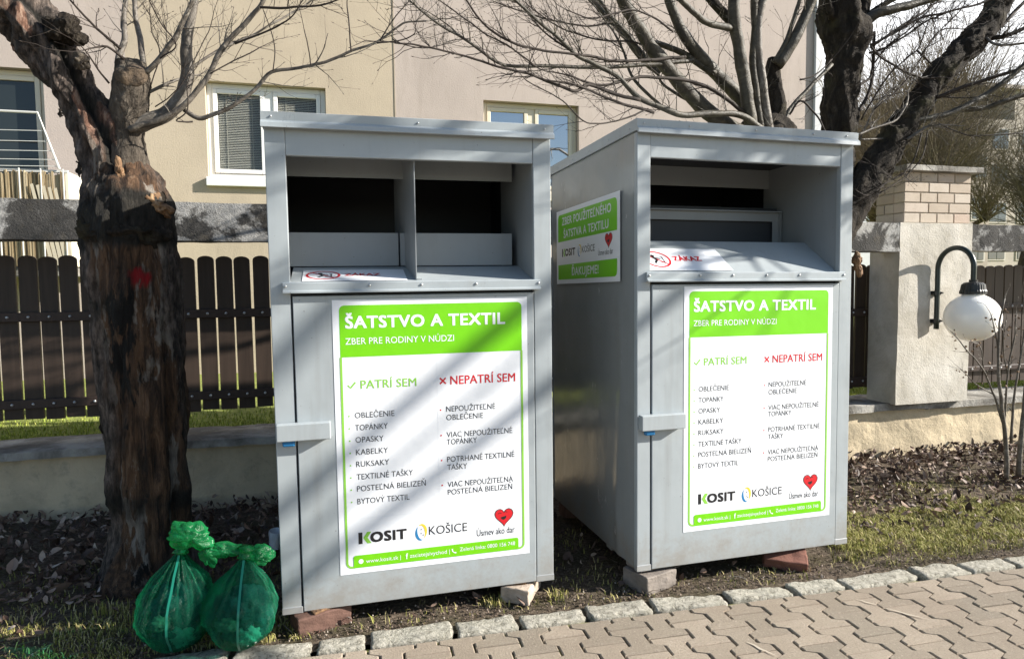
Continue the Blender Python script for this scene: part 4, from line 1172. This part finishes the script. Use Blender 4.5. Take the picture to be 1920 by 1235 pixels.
# --- pollarded tree behind the right container
RT = empty('pollarded_tree', (3.1, 4.3, 0))
rough_trunk('trunk', M['oldbark'], RT, [(1420, 1000, 130, 4.32), (1425, 700, 115, 4.32), (1430, 420, 110, 4.32), (1432, 330, 118, 4.32), (1430, 270, 125, 4.32), (1428, 235, 95, 4.32), (1425, 215, 50, 4.32)], 80, 48, .03, .4, 9)
st, _ = rough_trunk('dead_stub', M['oldbark'], RT, [(1460, 270, 34, 4.25), (1458, 215, 32, 4.25), (1452, 165, 28, 4.25), (1450, 128, 26, 4.25), (1449, 108, 14, 4.25)], 50, 24, .014, .3, 16)
RB = [([(1430, 268), (1380, 245), (1330, 212), (1292, 175), (1255, 130), (1220, 88), (1194, 45), (1173, 12), (1160, -15)], 30, 18, 4.3, 3.9, 16, 'oliv'),
      ([(1440, 260), (1390, 187), (1350, 147), (1322, 117), (1292, 80), (1265, 32), (1250, -15)], 27, 15, 4.3, 4.1, 14, 'oliv'),
      ([(1415, 260), (1407, 225), (1397, 160), (1387, 100), (1377, 40), (1376, -15)], 25, 20, 4.15, 3.95, 6, 'oliv'),
      ([(1430, 255), (1425, 225), (1412, 125), (1417, 50), (1412, -15)], 15, 12, 4.15, 4.0, 5, 'oliv'), ([(1443, 255), (1440, 230), (1427, 140), (1422, 62), (1432, -15)], 17, 14, 4.15, 4.0, 5, 'limb'),
      ([(1452, 118), (1475, 75), (1492, 25), (1503, -15)], 10, 7, 4.2, 4.1, 4, 'oliv'), ([(1458, 122), (1490, 72), (1510, 30), (1527, -15)], 22, 18, 4.2, 4.1, 4, 'oliv'),
      ([(1430, 245), (1392, 217), (1342, 212), (1280, 215), (1242, 202), (1200, 185), (1155, 142), (1110, 120), (1080, 102), (1040, 65), (1000, 33), (960, -5)], 13, 4, 4.1, 3.7, 22, 'oliv'),
      ([(1200, 188), (1155, 177), (1105, 160), (1077, 171), (1035, 155), (992, 139), (932, 124), (860, 102), (795, 88), (740, 80)], 7, 2.5, 3.85, 3.5, 20, 'twig'),
      ([(1300, 113), (1223, 121), (1124, 126), (1013, 124), (945, 122), (881, 81), (825, 47), (766, 0)], 8, 3, 4.1, 3.7, 20, 'oliv'),
      ([(1285, 108), (1215, 112), (1155, 114), (1105, 106), (1080, 102), (1005, 92), (950, 75), (900, 38), (868, -8)], 6, 3, 4.0, 3.6, 16, 'twig'),
      ([(1240, 135), (1200, 102), (1175, 68), (1142, 32), (1103, -8)], 18, 12, 4.2, 4.4, 12, 'oliv'), ([(1205, 110), (1178, 68), (1150, 35), (1118, -8)], 9, 6, 4.1, 4.1, 10, 'oliv'),
      ([(1225, 210), (1167, 195), (1117, 175), (1080, 160), (1020, 148), (985, 135)], 6, 2, 3.9, 3.6, 12, 'twig'), ([(1340, 140), (1285, 102), (1252, 88), (1215, 78)], 14, 8, 4.2, 4.2, 6, 'oliv'),
      ([(1382, 60), (1367, 52), (1330, 44), (1305, 27), (1270, -8)], 14, 10, 4.05, 3.8, 6, 'oliv'), ([(1385, 70), (1370, 40), (1345, 15), (1325, -10)], 20, 16, 4.1, 4.1, 4, 'oldbark'),
      ([(1215, 205), (1197, 212), (1162, 225), (1125, 232), (1095, 228), (1060, 195), (1030, 175), (988, 150)], 3.5, 1.8, 3.8, 3.5, 6, 'twig'),
      ([(1470, 230), (1480, 207), (1517, 165), (1560, 120)], 9, 7, 4.2, 4.25, 4, 'oliv'),
      ([(1400, 215), (1330, 165), (1270, 150), (1200, 145), (1130, 160), (1060, 140)], 8, 3, 4.1, 3.8, 12, 'twig'), ([(1262, 60), (1230, 35), (1190, 20), (1150, 25), (1110, 35), (1060, 20)], 4, 2, 3.9, 3.7, 14, 'twig'),
      ([(1230, 100), (1190, 80), (1130, 75), (1070, 60), (1030, 40), (990, 10)], 4, 2, 4.1, 4.0, 16, 'twig'), ([(1150, 40), (1100, 50), (1040, 40), (990, 25), (930, 5)], 4, 2, 4.3, 4.2, 12, 'twig'),
      ([(1080, 102), (1020, 60), (985, 20), (950, -10)], 4, 2, 3.8, 3.8, 12, 'twig'), ([(1000, 124), (960, 90), (905, 60), (850, 20), (810, -10)], 3.5, 2, 3.75, 3.6, 12, 'twig'),
      ([(1245, 205), (1190, 150), (1170, 100), (1150, 60), (1120, 20)], 6, 3, 4.2, 4.3, 10, 'oliv'), ([(1330, 210), (1250, 165), (1235, 140), (1228, 120)], 6, 3, 4.2, 4.3, 6, 'oliv'),
      ([(1480, 215), (1500, 190), (1530, 215), (1545, 240)], 4, 3, 4.1, 4.0, 3, 'twig'), ([(1500, 150), (1530, 140), (1560, 110)], 3, 2, 4.2, 4.2, 3, 'twig')]
for pts, w0, w1, a, b, tw, mt in RB:
    branch('branch', M[mt], RT, pts, w0, w1, a, b, rng, tw, .26)
tag(RT, 'bare pollarded tree with many branches spreading left behind the right container', 'tree', 'bare trees')

# --- thick forked tree with leaning limb
FT = empty('leaning_tree', (3.95, 4.45, 0))
rough_trunk('trunk', M['oldbark'], FT, [(1520, 960, 90, 4.42), (1528, 700, 84, 4.42), (1545, 450, 76, 4.42), (1562, 330, 68, 4.42), (1571, 240, 62, 4.42), (1577, 170, 60, 4.42), (1585, 115, 66, 4.42), (1586, 70, 84, 4.42), (1575, 30, 76, 4.42), (1565, -30, 66, 4.42)], 150, 56, .032, .4, 10)
rough_trunk('limb', M['oldbark'], FT, [(1515, 560, 80, 4.36), (1550, 460, 74, 4.34), (1583, 405, 68, 4.32), (1622, 345, 58, 4.30), (1666, 272, 52, 4.30), (1690, 238, 50, 4.30), (1718, 200, 48, 4.30), (1752, 150, 46, 4.30), (1790, 110, 47, 4.30), (1825, 76, 46, 4.30), (1862, 30, 44, 4.30), (1884, -30, 42, 4.30)], 150, 48, .026, .5, 11)
lump('broken_stub', M['cut'], FT, 1608, 495, 4.30, .035, .03, .10, .03, (0, -.15, 0), 14, 5)
FB = [([(1600, 60), (1625, 38), (1648, 25), (1680, 17), (1725, 4), (1775, -10)], 22, 13, 4.4, 4.2, 8, 'oliv'), ([(1612, 45), (1644, 17), (1690, -8)], 12, 9, 4.4, 4.3, 5, 'oldbark'), ([(1605, 60), (1618, 20), (1625, -15)], 26, 20, 4.42, 4.42, 2, 'oldbark'),
      ([(1705, 225), (1731, 224), (1770, 216), (1806, 201), (1855, 174), (1887, 150), (1925, 118)], 13, 9, 4.25, 4.0, 12, 'oliv'), ([(1790, 207), (1843, 203), (1880, 191), (1930, 174)], 10, 8, 4.2, 4.0, 8, 'oliv'),
      ([(1750, 183), (1765, 181), (1802, 165), (1843, 152), (1880, 140), (1930, 125)], 8, 6, 4.25, 4.0, 10, 'twig'), ([(1765, 183), (1815, 184), (1860, 178)], 3, 2, 4.25, 4.1, 4, 'twig'),
      ([(1845, 75), (1870, 70), (1887, 67), (1930, 50)], 9, 7, 4.25, 4.1, 8, 'oldbark'), ([(1868, 55), (1882, 45), (1900, 25), (1930, -5)], 8, 6, 4.3, 4.3, 6, 'twig'), ([(1850, 72), (1862, 82), (1879, 85), (1930, 80)], 5, 4, 4.2, 4.0, 5, 'limb'),
      ([(1632, 85), (1680, 60), (1725, 35), (1780, 22), (1845, 5), (1880, -8)], 5, 3.5, 4.3, 4.1, 12, 'twig'), ([(1632, 90), (1680, 55), (1725, 28), (1765, 0)], 5, 3.5, 4.4, 4.4, 12, 'twig'), ([(1630, 100), (1660, 90), (1700, 65), (1735, 42), (1760, 30)], 4, 2.5, 4.35, 4.2, 12, 'twig'),
      ([(1640, 118), (1665, 85), (1700, 60), (1722, 40)], 3, 2, 4.4, 4.3, 8, 'twig'), ([(1632, 88), (1650, 105), (1690, 130), (1730, 146)], 4, 3.5, 4.28, 4.24, 4, 'twig'), ([(1720, 95), (1745, 118), (1756, 128)], 4, 3.5, 4.3, 4.28, 2, 'twig'),
      ([(1615, 225), (1640, 180), (1668, 140), (1700, 110), (1722, 90), (1740, 45)], 3.5, 2, 4.3, 4.1, 12, 'twig'), ([(1608, 215), (1632, 165), (1638, 110), (1640, 60)], 7, 5, 4.35, 4.5, 6, 'twig'), ([(1608, 160), (1630, 148), (1636, 130)], 5, 4, 4.4, 4.4, 2, 'twig'),
      ([(1612, 260), (1640, 205), (1670, 170), (1700, 155), (1720, 148)], 4, 3, 4.3, 4.25, 8, 'limb'), ([(1605, 255), (1640, 240), (1680, 225), (1700, 195)], 5, 4, 4.2, 4.2, 6, 'limb'), ([(1612, 262), (1650, 260), (1672, 258)], 3.5, 3, 4.25, 4.28, 3, 'limb'),
      ([(1700, 262), (1735, 240), (1750, 235)], 6, 4, 4.2, 4.1, 4, 'limb'), ([(1728, 250), (1715, 295), (1695, 325), (1660, 345), (1640, 360)], 3, 2, 4.15, 4.1, 6, 'twig'), ([(1740, 245), (1730, 290), (1700, 330), (1650, 362)], 2.5, 2, 4.15, 4.1, 5, 'twig'),
      ([(1758, 230), (1790, 245), (1830, 255), (1925, 248)], 2.5, 2, 4.15, 3.9, 6, 'twig'), ([(1725, 105), (1760, 60), (1800, 20), (1815, -5)], 2.5, 2, 4.3, 4.2, 6, 'twig'), ([(1640, 205), (1700, 150), (1760, 60), (1810, 55), (1830, 40)], 2.5, 1.8, 4.2, 4.1, 8, 'twig'),
      ([(1560, 35), (1550, -10)], 14, 10, 4.35, 4.3, 2, 'oldbark')]
for pts, w0, w1, a, b, tw, mt in FB:
    branch('branch', M[mt], FT, pts, w0, w1, a, b, rng, int(tw*1.7), .24)
tag(FT, 'thick dark forked tree with a heavy limb leaning right over the brick pillar', 'tree', 'bare trees')

# --- bushy pollards beyond the fence on the right
def far_pollard(label, base, height, spread, n, seed, lean=0, m='bgtwig'):
    r = random.Random(seed); t = empty('bare_tree', base); P = Vector(base)
    tr = MB(); hub = P+Vector((lean, 0, height*.38))
    pts = spline([P, P+Vector((lean*.3, 0, height*.18)), hub], 4); tr.tube(pts, [.17-.05*i/len(pts) for i in range(len(pts))], 10, jit=.25)
    heads = []
    for k in range(5):
        h = hub+Vector((r.uniform(-1, 1)*spread*.45, r.uniform(-.4, .4)*spread, height*r.uniform(.06, .22))); heads.append(h)
        tr.tube(spline([hub-Vector((0, 0, .1)), (hub+h)/2+Vector((0, 0, -.05)), h], 4), [.085-.004*i for i in range(9)], 8, jit=.25)
    o = tr.build('trunk', M['bgbark'], t, smooth=True, fix=False); o.location = -P
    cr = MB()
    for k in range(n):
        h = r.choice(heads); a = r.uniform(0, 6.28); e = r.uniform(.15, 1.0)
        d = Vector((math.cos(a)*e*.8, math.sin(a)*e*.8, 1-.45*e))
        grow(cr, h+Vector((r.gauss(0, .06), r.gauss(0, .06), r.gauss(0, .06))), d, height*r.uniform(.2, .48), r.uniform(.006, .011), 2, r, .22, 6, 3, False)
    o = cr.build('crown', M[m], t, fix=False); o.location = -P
    tag(t, label, 'tree', 'bare bushy trees beyond the fence')
far_pollard('bushy bare pollard with upright olive twigs directly above the brick pillar', (10.2, 9.6, .4), 4.6, 1.8, 630, 5, -.2)
far_pollard('bare pollard with dark twisted trunk at the right edge beyond the fence', (11.6, 9.0, .4), 4.2, 1.6, 495, 9, .35)
far_pollard('bare pollard farther back between the leaning limb and the pillar', (10.9, 12.5, .35), 5.0, 2.0, 570, 13, 0)
far_pollard('tall bare tree farther back behind the lamp pillar trees', (15.0, 13.5, .3), 6.0, 2.6, 630, 17, 0)

far_pollard('tall slender bare tree far behind the leaning limb, finest twigs of all', (12.4, 11.0, .3), 6.6, 2.0, 420, 27, -.3)
# street tree standing across the path, out of the picture to the right; its branches shade the container fronts
def street_tree(base, seed):
    r = random.Random(seed); t = empty('street_tree', base); P = Vector(base)
    tr = MB(); tr.tube(spline([P, P+Vector((.05, 0, 2.2)), P+Vector((0, .05, 4.45))], 5), [.16-.006*i for i in range(11)], 14, jit=.12)
    o = tr.build('trunk', M['bark'], t, smooth=True, fix=False); o.location = -P
    hub = P+Vector((0, .05, 4.35))
    ends = [(-.2, 2.3, 5.6), (.4, 2.5, 5.9),
            (1.3, -.2, 5.9), (.7, -1.5, 5.7), (-.2, -1.7, 6.0), (1.6, .9, 6.1), (-.3, -.4, 6.7)]
    for k, e in enumerate(ends):
        q = P+Vector(e); md = (hub+q)/2+Vector((r.gauss(0, .12), r.gauss(0, .12), -.18)) if k > 1 else P+Vector((e[0]*.6, 1.0+.1*k, 6.0+.08*k))
        pts = spline([hub-Vector((0, 0, .1*(k % 4))), md, q, q+(q-md)*.4], 4)
        rad = [.027-.0016*i for i in range(len(pts))]; cr = MB(); cr.tube(pts, rad, 8, cap=False)
        for i in range(3, len(pts)):
            if r.random() < .6: continue
            ax = Vector((r.gauss(0, 1), r.gauss(0, 1), r.gauss(0, 1)+.3)).normalized()
            grow(cr, pts[i], (q-md).normalized()+ax, r.uniform(.5, 1.1), rad[i]*.5, 0, r, .2, 5, 4, False)
        o = cr.build('branch', M['limb'], t, fix=False); o.location = -P
    for k, path in enumerate((((6.5, .8, 4.9), (5.3, 1.65, 4.0), (4.2, 1.95, 3.75), (3.4, 2.0, 3.45)), ((6.9, 1.1, 4.7), (6.0, 1.6, 4.0), (5.2, 1.75, 3.62), (4.6, 1.8, 3.45)), ((6.2, .6, 5.2), (5.0, 1.3, 4.45), (4.0, 1.7, 4.0), (3.2, 1.85, 3.85)), ((7.2, 1.3, 4.5), (6.4, 1.7, 3.9), (5.7, 1.85, 3.45), (5.2, 1.9, 3.2)))):
        pts = spline([hub-Vector((0, 0, .1*k))]+[Vector(p) for p in path], 5); n = len(pts)
        rad = [.040-.026*i/n for i in range(n)]; cr = MB(); cr.tube(pts, rad, 8, cap=False, jit=.1)
        for i in range(6, n-1):
            for _ in range(2):
                ax = Vector((r.gauss(-.4, 1), r.gauss(0, .6), r.gauss(.3, 1))).normalized()
                grow(cr, pts[i], (pts[i+1]-pts[i]).normalized()+ax*1.2, r.uniform(.35, .9), rad[i]*.55, 0, r, .2, 5, 5, False)
        o = cr.build('branch', M['limb'], t, fix=False); o.location = -P
    tag(t, 'bare street tree standing across the paved path', 'tree', 'bare trees')
street_tree((8.0, -.6, 0), 3)

# --- thin shrub right of the lamp
SH = empty('seed_head_shrub', (4.88, 3.74, -.03))
srng = random.Random(4)
shp = [([(1888, 897), (1886, 830), (1879, 760), (1872, 690), (1873, 620), (1884, 560)], 9, 2.5), ([(1880, 790), (1862, 735), (1842, 690), (1812, 655), (1784, 622)], 4, 1.8), ([(1910, 893), (1914, 820), (1922, 740), (1930, 660)], 10, 4), ([(1884, 790), (1890, 700), (1900, 640), (1906, 590)], 4, 2), ([(1876, 720), (1868, 640), (1858, 590)], 3, 1.6),
       ([(1896, 830), (1902, 740), (1918, 640), (1922, 560)], 5, 2), ([(1845, 695), (1838, 650), (1822, 640)], 2.2, 1.5), ([(1865, 740), (1830, 720), (1800, 690)], 2.2, 1.5), ([(1888, 700), (1880, 640), (1888, 600)], 2.5, 1.5)]
seedm = mat('dried_seed', (.16, .10, .055), .8)
for pts, w0, w1 in shp:
    o = branch('stem', M['limb'], SH, pts, w0, w1, 3.74, 3.70, srng, 3, .10, 0)
    for _ in range(9):
        i = srng.uniform(.35, 1); k = i*(len(pts)-1); a = pts[int(min(k, len(pts)-2))]; b = pts[int(min(k, len(pts)-2))+1]; f = k-int(min(k, len(pts)-2))
        c = at(a[0]+(b[0]-a[0])*f+srng.gauss(0, 7), a[1]+(b[1]-a[1])*f+srng.gauss(0, 5), 3.72)
        bm = bmesh.new(); bmesh.ops.create_icosphere(bm, subdivisions=1, radius=srng.uniform(.006, .011))
        for v in bm.verts: v.co *= srng.uniform(.6, 1.3)
        mb = MB(); mb.bm(bm); q = mb.build('seed_head', seedm, o); q.location = c
tag(SH, 'leafless thin shrub with dried seed heads right of the lamp', 'shrub')

# ------------------------------------------------------------------ green refuse bags and litter
def film():
    m = mat('green_bag_film', (.015, .25, .14), .2, spec=.7); t = m.node_tree; b = t.nodes['Principled BSDF']
    tr = t.nodes.new('ShaderNodeBsdfTransparent'); tr.inputs[0].default_value = (.20, .70, .54, 1)
    tl = t.nodes.new('ShaderNodeBsdfTranslucent'); tl.inputs[0].default_value = (.02, .36, .15, 1)
    m1 = t.nodes.new('ShaderNodeMixShader'); m1.inputs[0].default_value = .3
    m2 = t.nodes.new('ShaderNodeMixShader'); lwt = t.nodes.new('ShaderNodeLayerWeight'); lwt.inputs[0].default_value = .35
    mr = t.nodes.new('ShaderNodeMapRange'); mr.inputs[3].default_value = .14; mr.inputs[4].default_value = .75
    t.links.new(lwt.outputs['Facing'], mr.inputs[0]); t.links.new(mr.outputs[0], m2.inputs[0])
    t.links.new(b.outputs[0], m1.inputs[1]); t.links.new(tl.outputs[0], m1.inputs[2])
    t.links.new(tr.outputs[0], m2.inputs[1]); t.links.new(m1.outputs[0], m2.inputs[2])
    t.links.new(m2.outputs[0], t.nodes['Material Output'].inputs[0])
    n = NB(m); n.bump(n.noise(24, 6, .7, (1.2, 1.2, .45), dist=1.5), .9, .02)
    return m
M['film'] = film()
M['knot'] = film(); M['knot'].name = 'sunlit_bag_film'  # copy of the sack film, sunlight put into its brighter green
for nd in M['knot'].node_tree.nodes:
    if nd.type == 'BSDF_TRANSLUCENT': nd.inputs[0].default_value = (.02, .42, .06, 1)
    if nd.type == 'BSDF_PRINCIPLED': nd.inputs[0].default_value = (.02, .28, .09, 1)
    if nd.type == 'BUMP': nd.inputs['Strength'].default_value = .35
    if nd.type == 'MAP_RANGE': nd.inputs[3].default_value = .35; nd.inputs[4].default_value = .85
M['seam'] = mat('bag_seam', (.010, .15, .10), .3)
M['dcloth'] = mat('dark_textile', (.035, .045, .065), .8); n_ = NB(M['dcloth']); n_.bump(n_.noise(25, 5, .7), 1., .03)
n_.col(n_.ramp(n_.noise(9, 4, .6), [(.35, (.012, .016, .03)), (.6, (.06, .07, .10)), (.8, (.16, .15, .16))]))
M['mcloth'] = mat('brown_textile', (.16, .11, .09), .8)
M['lcloth'] = mat('light_textile', (.40, .40, .38), .7); n_ = NB(M['lcloth']); n_.bump(n_.noise(25, 5, .7), 1., .03)

def bag(base, rx, ry, h, lean, neck_h, seed, label, tuft):
    t = empty('refuse_bag', base)
    prof = [(0, .05), (.015, .26), (.05, .46), (.13, .72), (.25, .92), (.38, 1.0), (.52, .95), (.65, .78), (.76, .58), (.86, .34), (.94, .16), (1., .075)]
    sp = spline([Vector((p[1], p[0], 0)) for p in prof], 5); ns = 110
    mb = MB(); vs = []
    for q in sp:
        rr, tt = q.x, q.y
        for k in range(ns):
            a = 2*math.pi*k/ns
            pl = max(0, (tt-.35)/.65)
            rad = rr*(1+pl*1.5*(.10*fbm(Vector((math.cos(a)*7, math.sin(a)*7, seed+tt*.8)), 4)+.045*math.sin(17*a+seed)+.040*math.sin(29*a+2*seed+tt)+.03*math.sin(43*a))+.012*math.sin(23*a+seed)*(1-pl)+.15*fbm(Vector((math.cos(a)*1.6+seed, math.sin(a)*1.6, tt*4)), 4)+.03*fbm(Vector((math.cos(a)*3, math.sin(a)*3+seed, tt*14)), 3))
            vs.append((rx*rad*math.cos(a)+lean[0]*tt*tt, ry*rad*math.sin(a)+lean[1]*tt*tt, h*tt))
    N = len(sp)
    mb.add(vs, [(i*ns+k, i*ns+(k+1) % ns, (i+1)*ns+(k+1) % ns, (i+1)*ns+k) for i in range(N-1) for k in range(ns)])
    mb.build('film_sack', M['film'], t, smooth=True, fix=False)
    # welded seam facing the path
    sm = MB(); a = R(-92)+seed*.02; ks = int((a % (2*math.pi))/(2*math.pi)*ns)
    pts = [Vector(vs[i*ns+(ks % ns)])*1.0+Vector((0, -.004, 0)) for i in range(0, N-3)]
    lft = [p+Vector((-.0045, 0, 0)) for p in pts]; rgt = [p+Vector((.0045, 0, 0)) for p in pts]; n = len(pts)
    sm.add(lft+rgt, [(i, i+1, n+i+1, n+i) for i in range(n-1)]); sm.build('seam', M['seam'], t, smooth=True, fix=False)
    # what is inside
    for (dx, dy, dz, sc_, mt, sd) in ((.02, .02, h*.40, (.76, .72, .25), 'dcloth', 1), (.02, .0, h*.21, (.60, .62, .15), 'dcloth', 5), (.035, -ry*.46, h*.21, (.30, .22, .10), 'lcloth', 9), (-.04, -ry*.5, h*.36, (.30, .22, .07), 'mcloth', 12)):
        bm = bmesh.new(); bmesh.ops.create_icosphere(bm, subdivisions=4, radius=1)
        for v in bm.verts:
            k = 1+(.28 if mt == 'dcloth' else .45)*fbm(v.co*2.2+Vector((seed*3+sd, 0, 0)), 5)-.3*abs(fbm(v.co*5+Vector((sd, seed, 0)), 3))
            v.co = Vector((v.co.x*rx*sc_[0]*k, v.co.y*ry*sc_[1]*k, v.co.z*h*sc_[2]*k*1.05))
        c = MB(); c.bm(bm, Matrix.Translation((dx, dy, dz))); c.build('contents', M[mt], t, smooth=True)
    # tied neck and loose crumpled film above it
    top = Vector((lean[0], lean[1], h)); kn = MB()
    kn.tube(spline([top+Vector((0, 0, -.012)), top+Vector((.004, 0, .012)), top+Vector((.01, -.004, .03))], 3), [.028, .023, .018, .017, .019, .022, .026], 16, jit=.4)
    kn.build('knot', M['knot'], t, smooth=True, fix=False)
    for (off, sz, rot, sd) in tuft:
        bm = bmesh.new(); bmesh.ops.create_icosphere(bm, subdivisions=5, radius=1); Rm = Euler(rot).to_matrix()
        for v in bm.verts:
            q = v.co.copy()
            k = 1+.36*fbm(q*1.2+Vector((sd, 0, 0)), 2)-.30*abs(fbm(q*1.1+Vector((0, sd, 0)), 1))+.05*math.sin(11*math.atan2(q.z, q.x)+3*fbm(q*2, 2))
            v.co = top+Vector(off)+Rm @ Vector((q.x*sz[0]*k, q.y*sz[1]*k, q.z*sz[2]*k))
        kn = MB(); kn.bm(bm); kn.build('crumpled_film', M['knot'], t, smooth=True)
    tag(t, label, 'refuse bag', 'green refuse bags')
    return t
bag((-.640, 2.895, .004), .150, .145, .41, (.03, .0, 0), .1, 2, 'tied green see-through refuse bag with a loose tuft on top, left of the pair', [((.045, -.02, .060), (.085, .055, .055), (0, .25, 0), 3), ((.105, -.02, -.015), (.036, .028, .055), (0, -.3, 0), 8)])
bag((-.385, 2.815, .014), .140, .135, .365, (.02, .04, 0), .1, 5, 'green see-through refuse bag squeezed against the left container', [((-.075, .02, .025), (.080, .034, .030), (0, .15, 0), 13), ((.055, .03, -.02), (.06, .045, .035), (0, .3, 0), 19)])
# crushed white cup
mb = MB(); vs = []
for i in range(9):
    for k in range(20):
        a = 2*math.pi*k/20; r_ = .030+.010*i/8; r_ *= 1+.12*fbm(Vector((math.cos(a)*2, math.sin(a)*2, i*.4)), 3)
        vs.append((r_*math.cos(a), r_*math.sin(a), .10*i/8))
mb.add(vs, [(i*20+k, i*20+(k+1) % 20, (i+1)*20+(k+1) % 20, (i+1)*20+k) for i in range(8) for k in range(20)]+[tuple(range(20))])
o = mb.build('plastic_cup', mat('white_plastic', (.72, .74, .78), .35), None, smooth=True, fix=False); o.location = (-.335, 3.86, .02); o.rotation_euler = (.1, .12, 0)
tag(o, 'crushed white plastic cup on the leaves behind the left container', 'cup')

# ------------------------------------------------------------------ leaf litter and grass
lrng = random.Random(21)
lf = MB()
def add_leaf(x, y, z, s):
    rot = Euler((lrng.gauss(0, .7), lrng.gauss(0, .7), lrng.uniform(0, 6.28))).to_matrix(); cu = lrng.uniform(-.8, 1.0); cv = lrng.uniform(-.6, .9)
    w = s*lrng.uniform(.3, .55)
    rows = []
    for i, (t, k) in enumerate(((-1, .08), (-.45, .85), (.2, 1.), (.7, .6), (1.05, .05))):
        for j in (-1, 0, 1):
            rows.append(rot @ Vector((t*s, j*k*w, cu*s*t*t*.5+cv*s*.5*abs(j)*k))+Vector((x, y, z)))
    lf.add(rows, [(i*3+j, i*3+j+1, (i+1)*3+j+1, (i+1)*3+j) for i in range(4) for j in range(2)])
def blocked(x, y): return (-.24 < x < 1.0 and y > 2.93 and y < 4.1) and lrng.random() < .7
n = 0
while n < 9500:
    x = lrng.uniform(-4.0, 8.5); y = lrng.uniform(2.85, 4.72)
    t = (y-3.05)/1.5
    if x > 2.6: pr0 = .10 if y < 3.15 else .42 if y < 3.45 else 1.
    elif x < -.2: pr0 = .02 if y < 3.15 else .22 if y < 3.4 else 1.
    else: pr0 = .15
    if fbm(Vector((x*1.8, y*1.8, 7)), 3) < -.12 and y < 3.9: pr0 *= .35
    if lrng.random() > pr0 or blocked(x, y): continue
    s = min(.048, .011+lrng.gammavariate(2.0, .0058))
    add_leaf(x, y, gz(x, y)+.010+max(0, (y-3.9))*.06*lrng.random()+lrng.uniform(0, .02), s); n += 1
tag(lf.build('leaf_litter', M['leaf'], fix=False), 'brown dead leaves lying thickly along the foot of the low wall', 'leaf litter', kind='stuff')

def blades(name, m, pts, lo, hi, wd=.0022, lean=.5):
    mb = MB()
    for (x, y, z) in pts:
        a = lrng.uniform(0, 6.28); h = lrng.uniform(lo, hi); l = lrng.uniform(.1, 1)*lean*h; w = wd*lrng.uniform(.7, 1.4)
        dx, dy = math.cos(a), math.sin(a)
        mb.add([(x-dy*w, y+dx*w, z-.004), (x+dy*w, y-dx*w, z-.004), (x+dx*l*.35+dy*w*.8, y+dy*l*.35-dx*w*.8, z+h*.6), (x+dx*l*.35-dy*w*.8, y+dy*l*.35+dx*w*.8, z+h*.6), (x+dx*l, y+dy*l, z+h*lrng.uniform(.7, 1))], [(0, 1, 2, 3), (3, 2, 4)])
    return mb.build(name, m, fix=False)
pts = []
while len(pts) < 46000:
    x = lrng.uniform(-2.4, 6.5); y = lrng.uniform(2.72, 3.95)
    if y < edgeY(x)+.145: continue
    k = fbm(Vector((x*2.6, y*2.6, 1)), 4)
    if x > 2.62: p = .9 if 2.85 < y < 3.45+.15*k else .12 if y >= 3.45 else .3
    elif x < -.15: p = .40 if y < 3.25 else .08
    elif 1.0 < x < 1.36: p = .05
    else: p = .05 if y < 2.93 else .01
    if k < -.05: p *= .25
    if lrng.random() < p: pts.append((x, y, gz(x, y)-.006))
tag(blades('grass', M['grass'], pts, .010, .034, .0019, 1.5), 'short yellow green grass growing between the kerb and the leaves', 'grass', kind='stuff')
tf = []
for (cx, cy, nn, s) in ((.70, 2.90, 70, .03), (.99, 2.885, 50, .025), (2.62, 2.86, 60, .05), (-1.02, 3.32, 90, .05), (2.9, 2.95, 120, .09)):
    tf += [(cx+lrng.gauss(0, s), cy+lrng.gauss(0, s*.5), gz(cx, cy)-.006) for _ in range(nn)]
tag(blades('grass_tufts', M['grass'], tf, .025, .06, .0018, .7), 'longer green tufts of grass beside the bricks and kerb', 'grass', kind='stuff')
pts = []
while len(pts) < 26000:
    x = lrng.uniform(-3.2, 7.8); y = 5.1+abs(lrng.gauss(0, .55))
    if y < 8.9: pts.append((x, y, lawnz(x)-.005))
tag(blades('lawn_grass', M['lawn'], pts, .02, .055, .003, .8), 'bright sunlit lawn grass showing under the picket fence', 'grass', kind='stuff')
# crumbs of earth, gravel and twigs under the containers
cr = MB()
for _ in range(2600):
    x = lrng.uniform(-1.3, 4.2); y = edgeY(x)+.13+abs(lrng.gauss(0, .13)); s = lrng.uniform(.002, .007)
    rot = Euler((lrng.uniform(0, 6), lrng.uniform(0, 6), 0)).to_matrix()
    q = [rot @ Vector(v)*s*lrng.uniform(.6, 1.3) for v in ((1, 0, 0), (-1, 0, 0), (0, 1, 0), (0, -1, 0), (0, 0, 1), (0, 0, -1))]
    c = Vector((x, y, gz(x, y)+s*.3))
    cr.add([c+v for v in q], [(0, 2, 4), (2, 1, 4), (1, 3, 4), (3, 0, 4), (2, 0, 5), (1, 2, 5), (3, 1, 5), (0, 3, 5)])
for _ in range(130):
    x = lrng.uniform(-1.4, 4.2); y = edgeY(x)+.14+abs(lrng.gauss(0, .2)); a = lrng.uniform(0, 6.28); l = lrng.uniform(.03, .10); z = gz(x, y)+.012
    cr.tube([(x, y, z), (x+math.cos(a)*l*.5, y+math.sin(a)*l*.5, z+lrng.uniform(0, .012)), (x+math.cos(a)*l, y+math.sin(a)*l, z+lrng.uniform(-.005, .015))], .0014, 4)
crm = mat('earth_crumb', (.12, .09, .07), .95); n_ = NB(crm); n_.col(n_.ramp(n_.rnd(), [(0, (.035, .024, .017)), (.6, (.12, .085, .06)), (.92, (.22, .17, .13)), (1, (.42, .37, .32))]))
tag(cr.build('earth_crumbs', crm, fix=False), 'crumbs of earth, gravel and bits of twig along the kerb', 'gravel', kind='stuff')
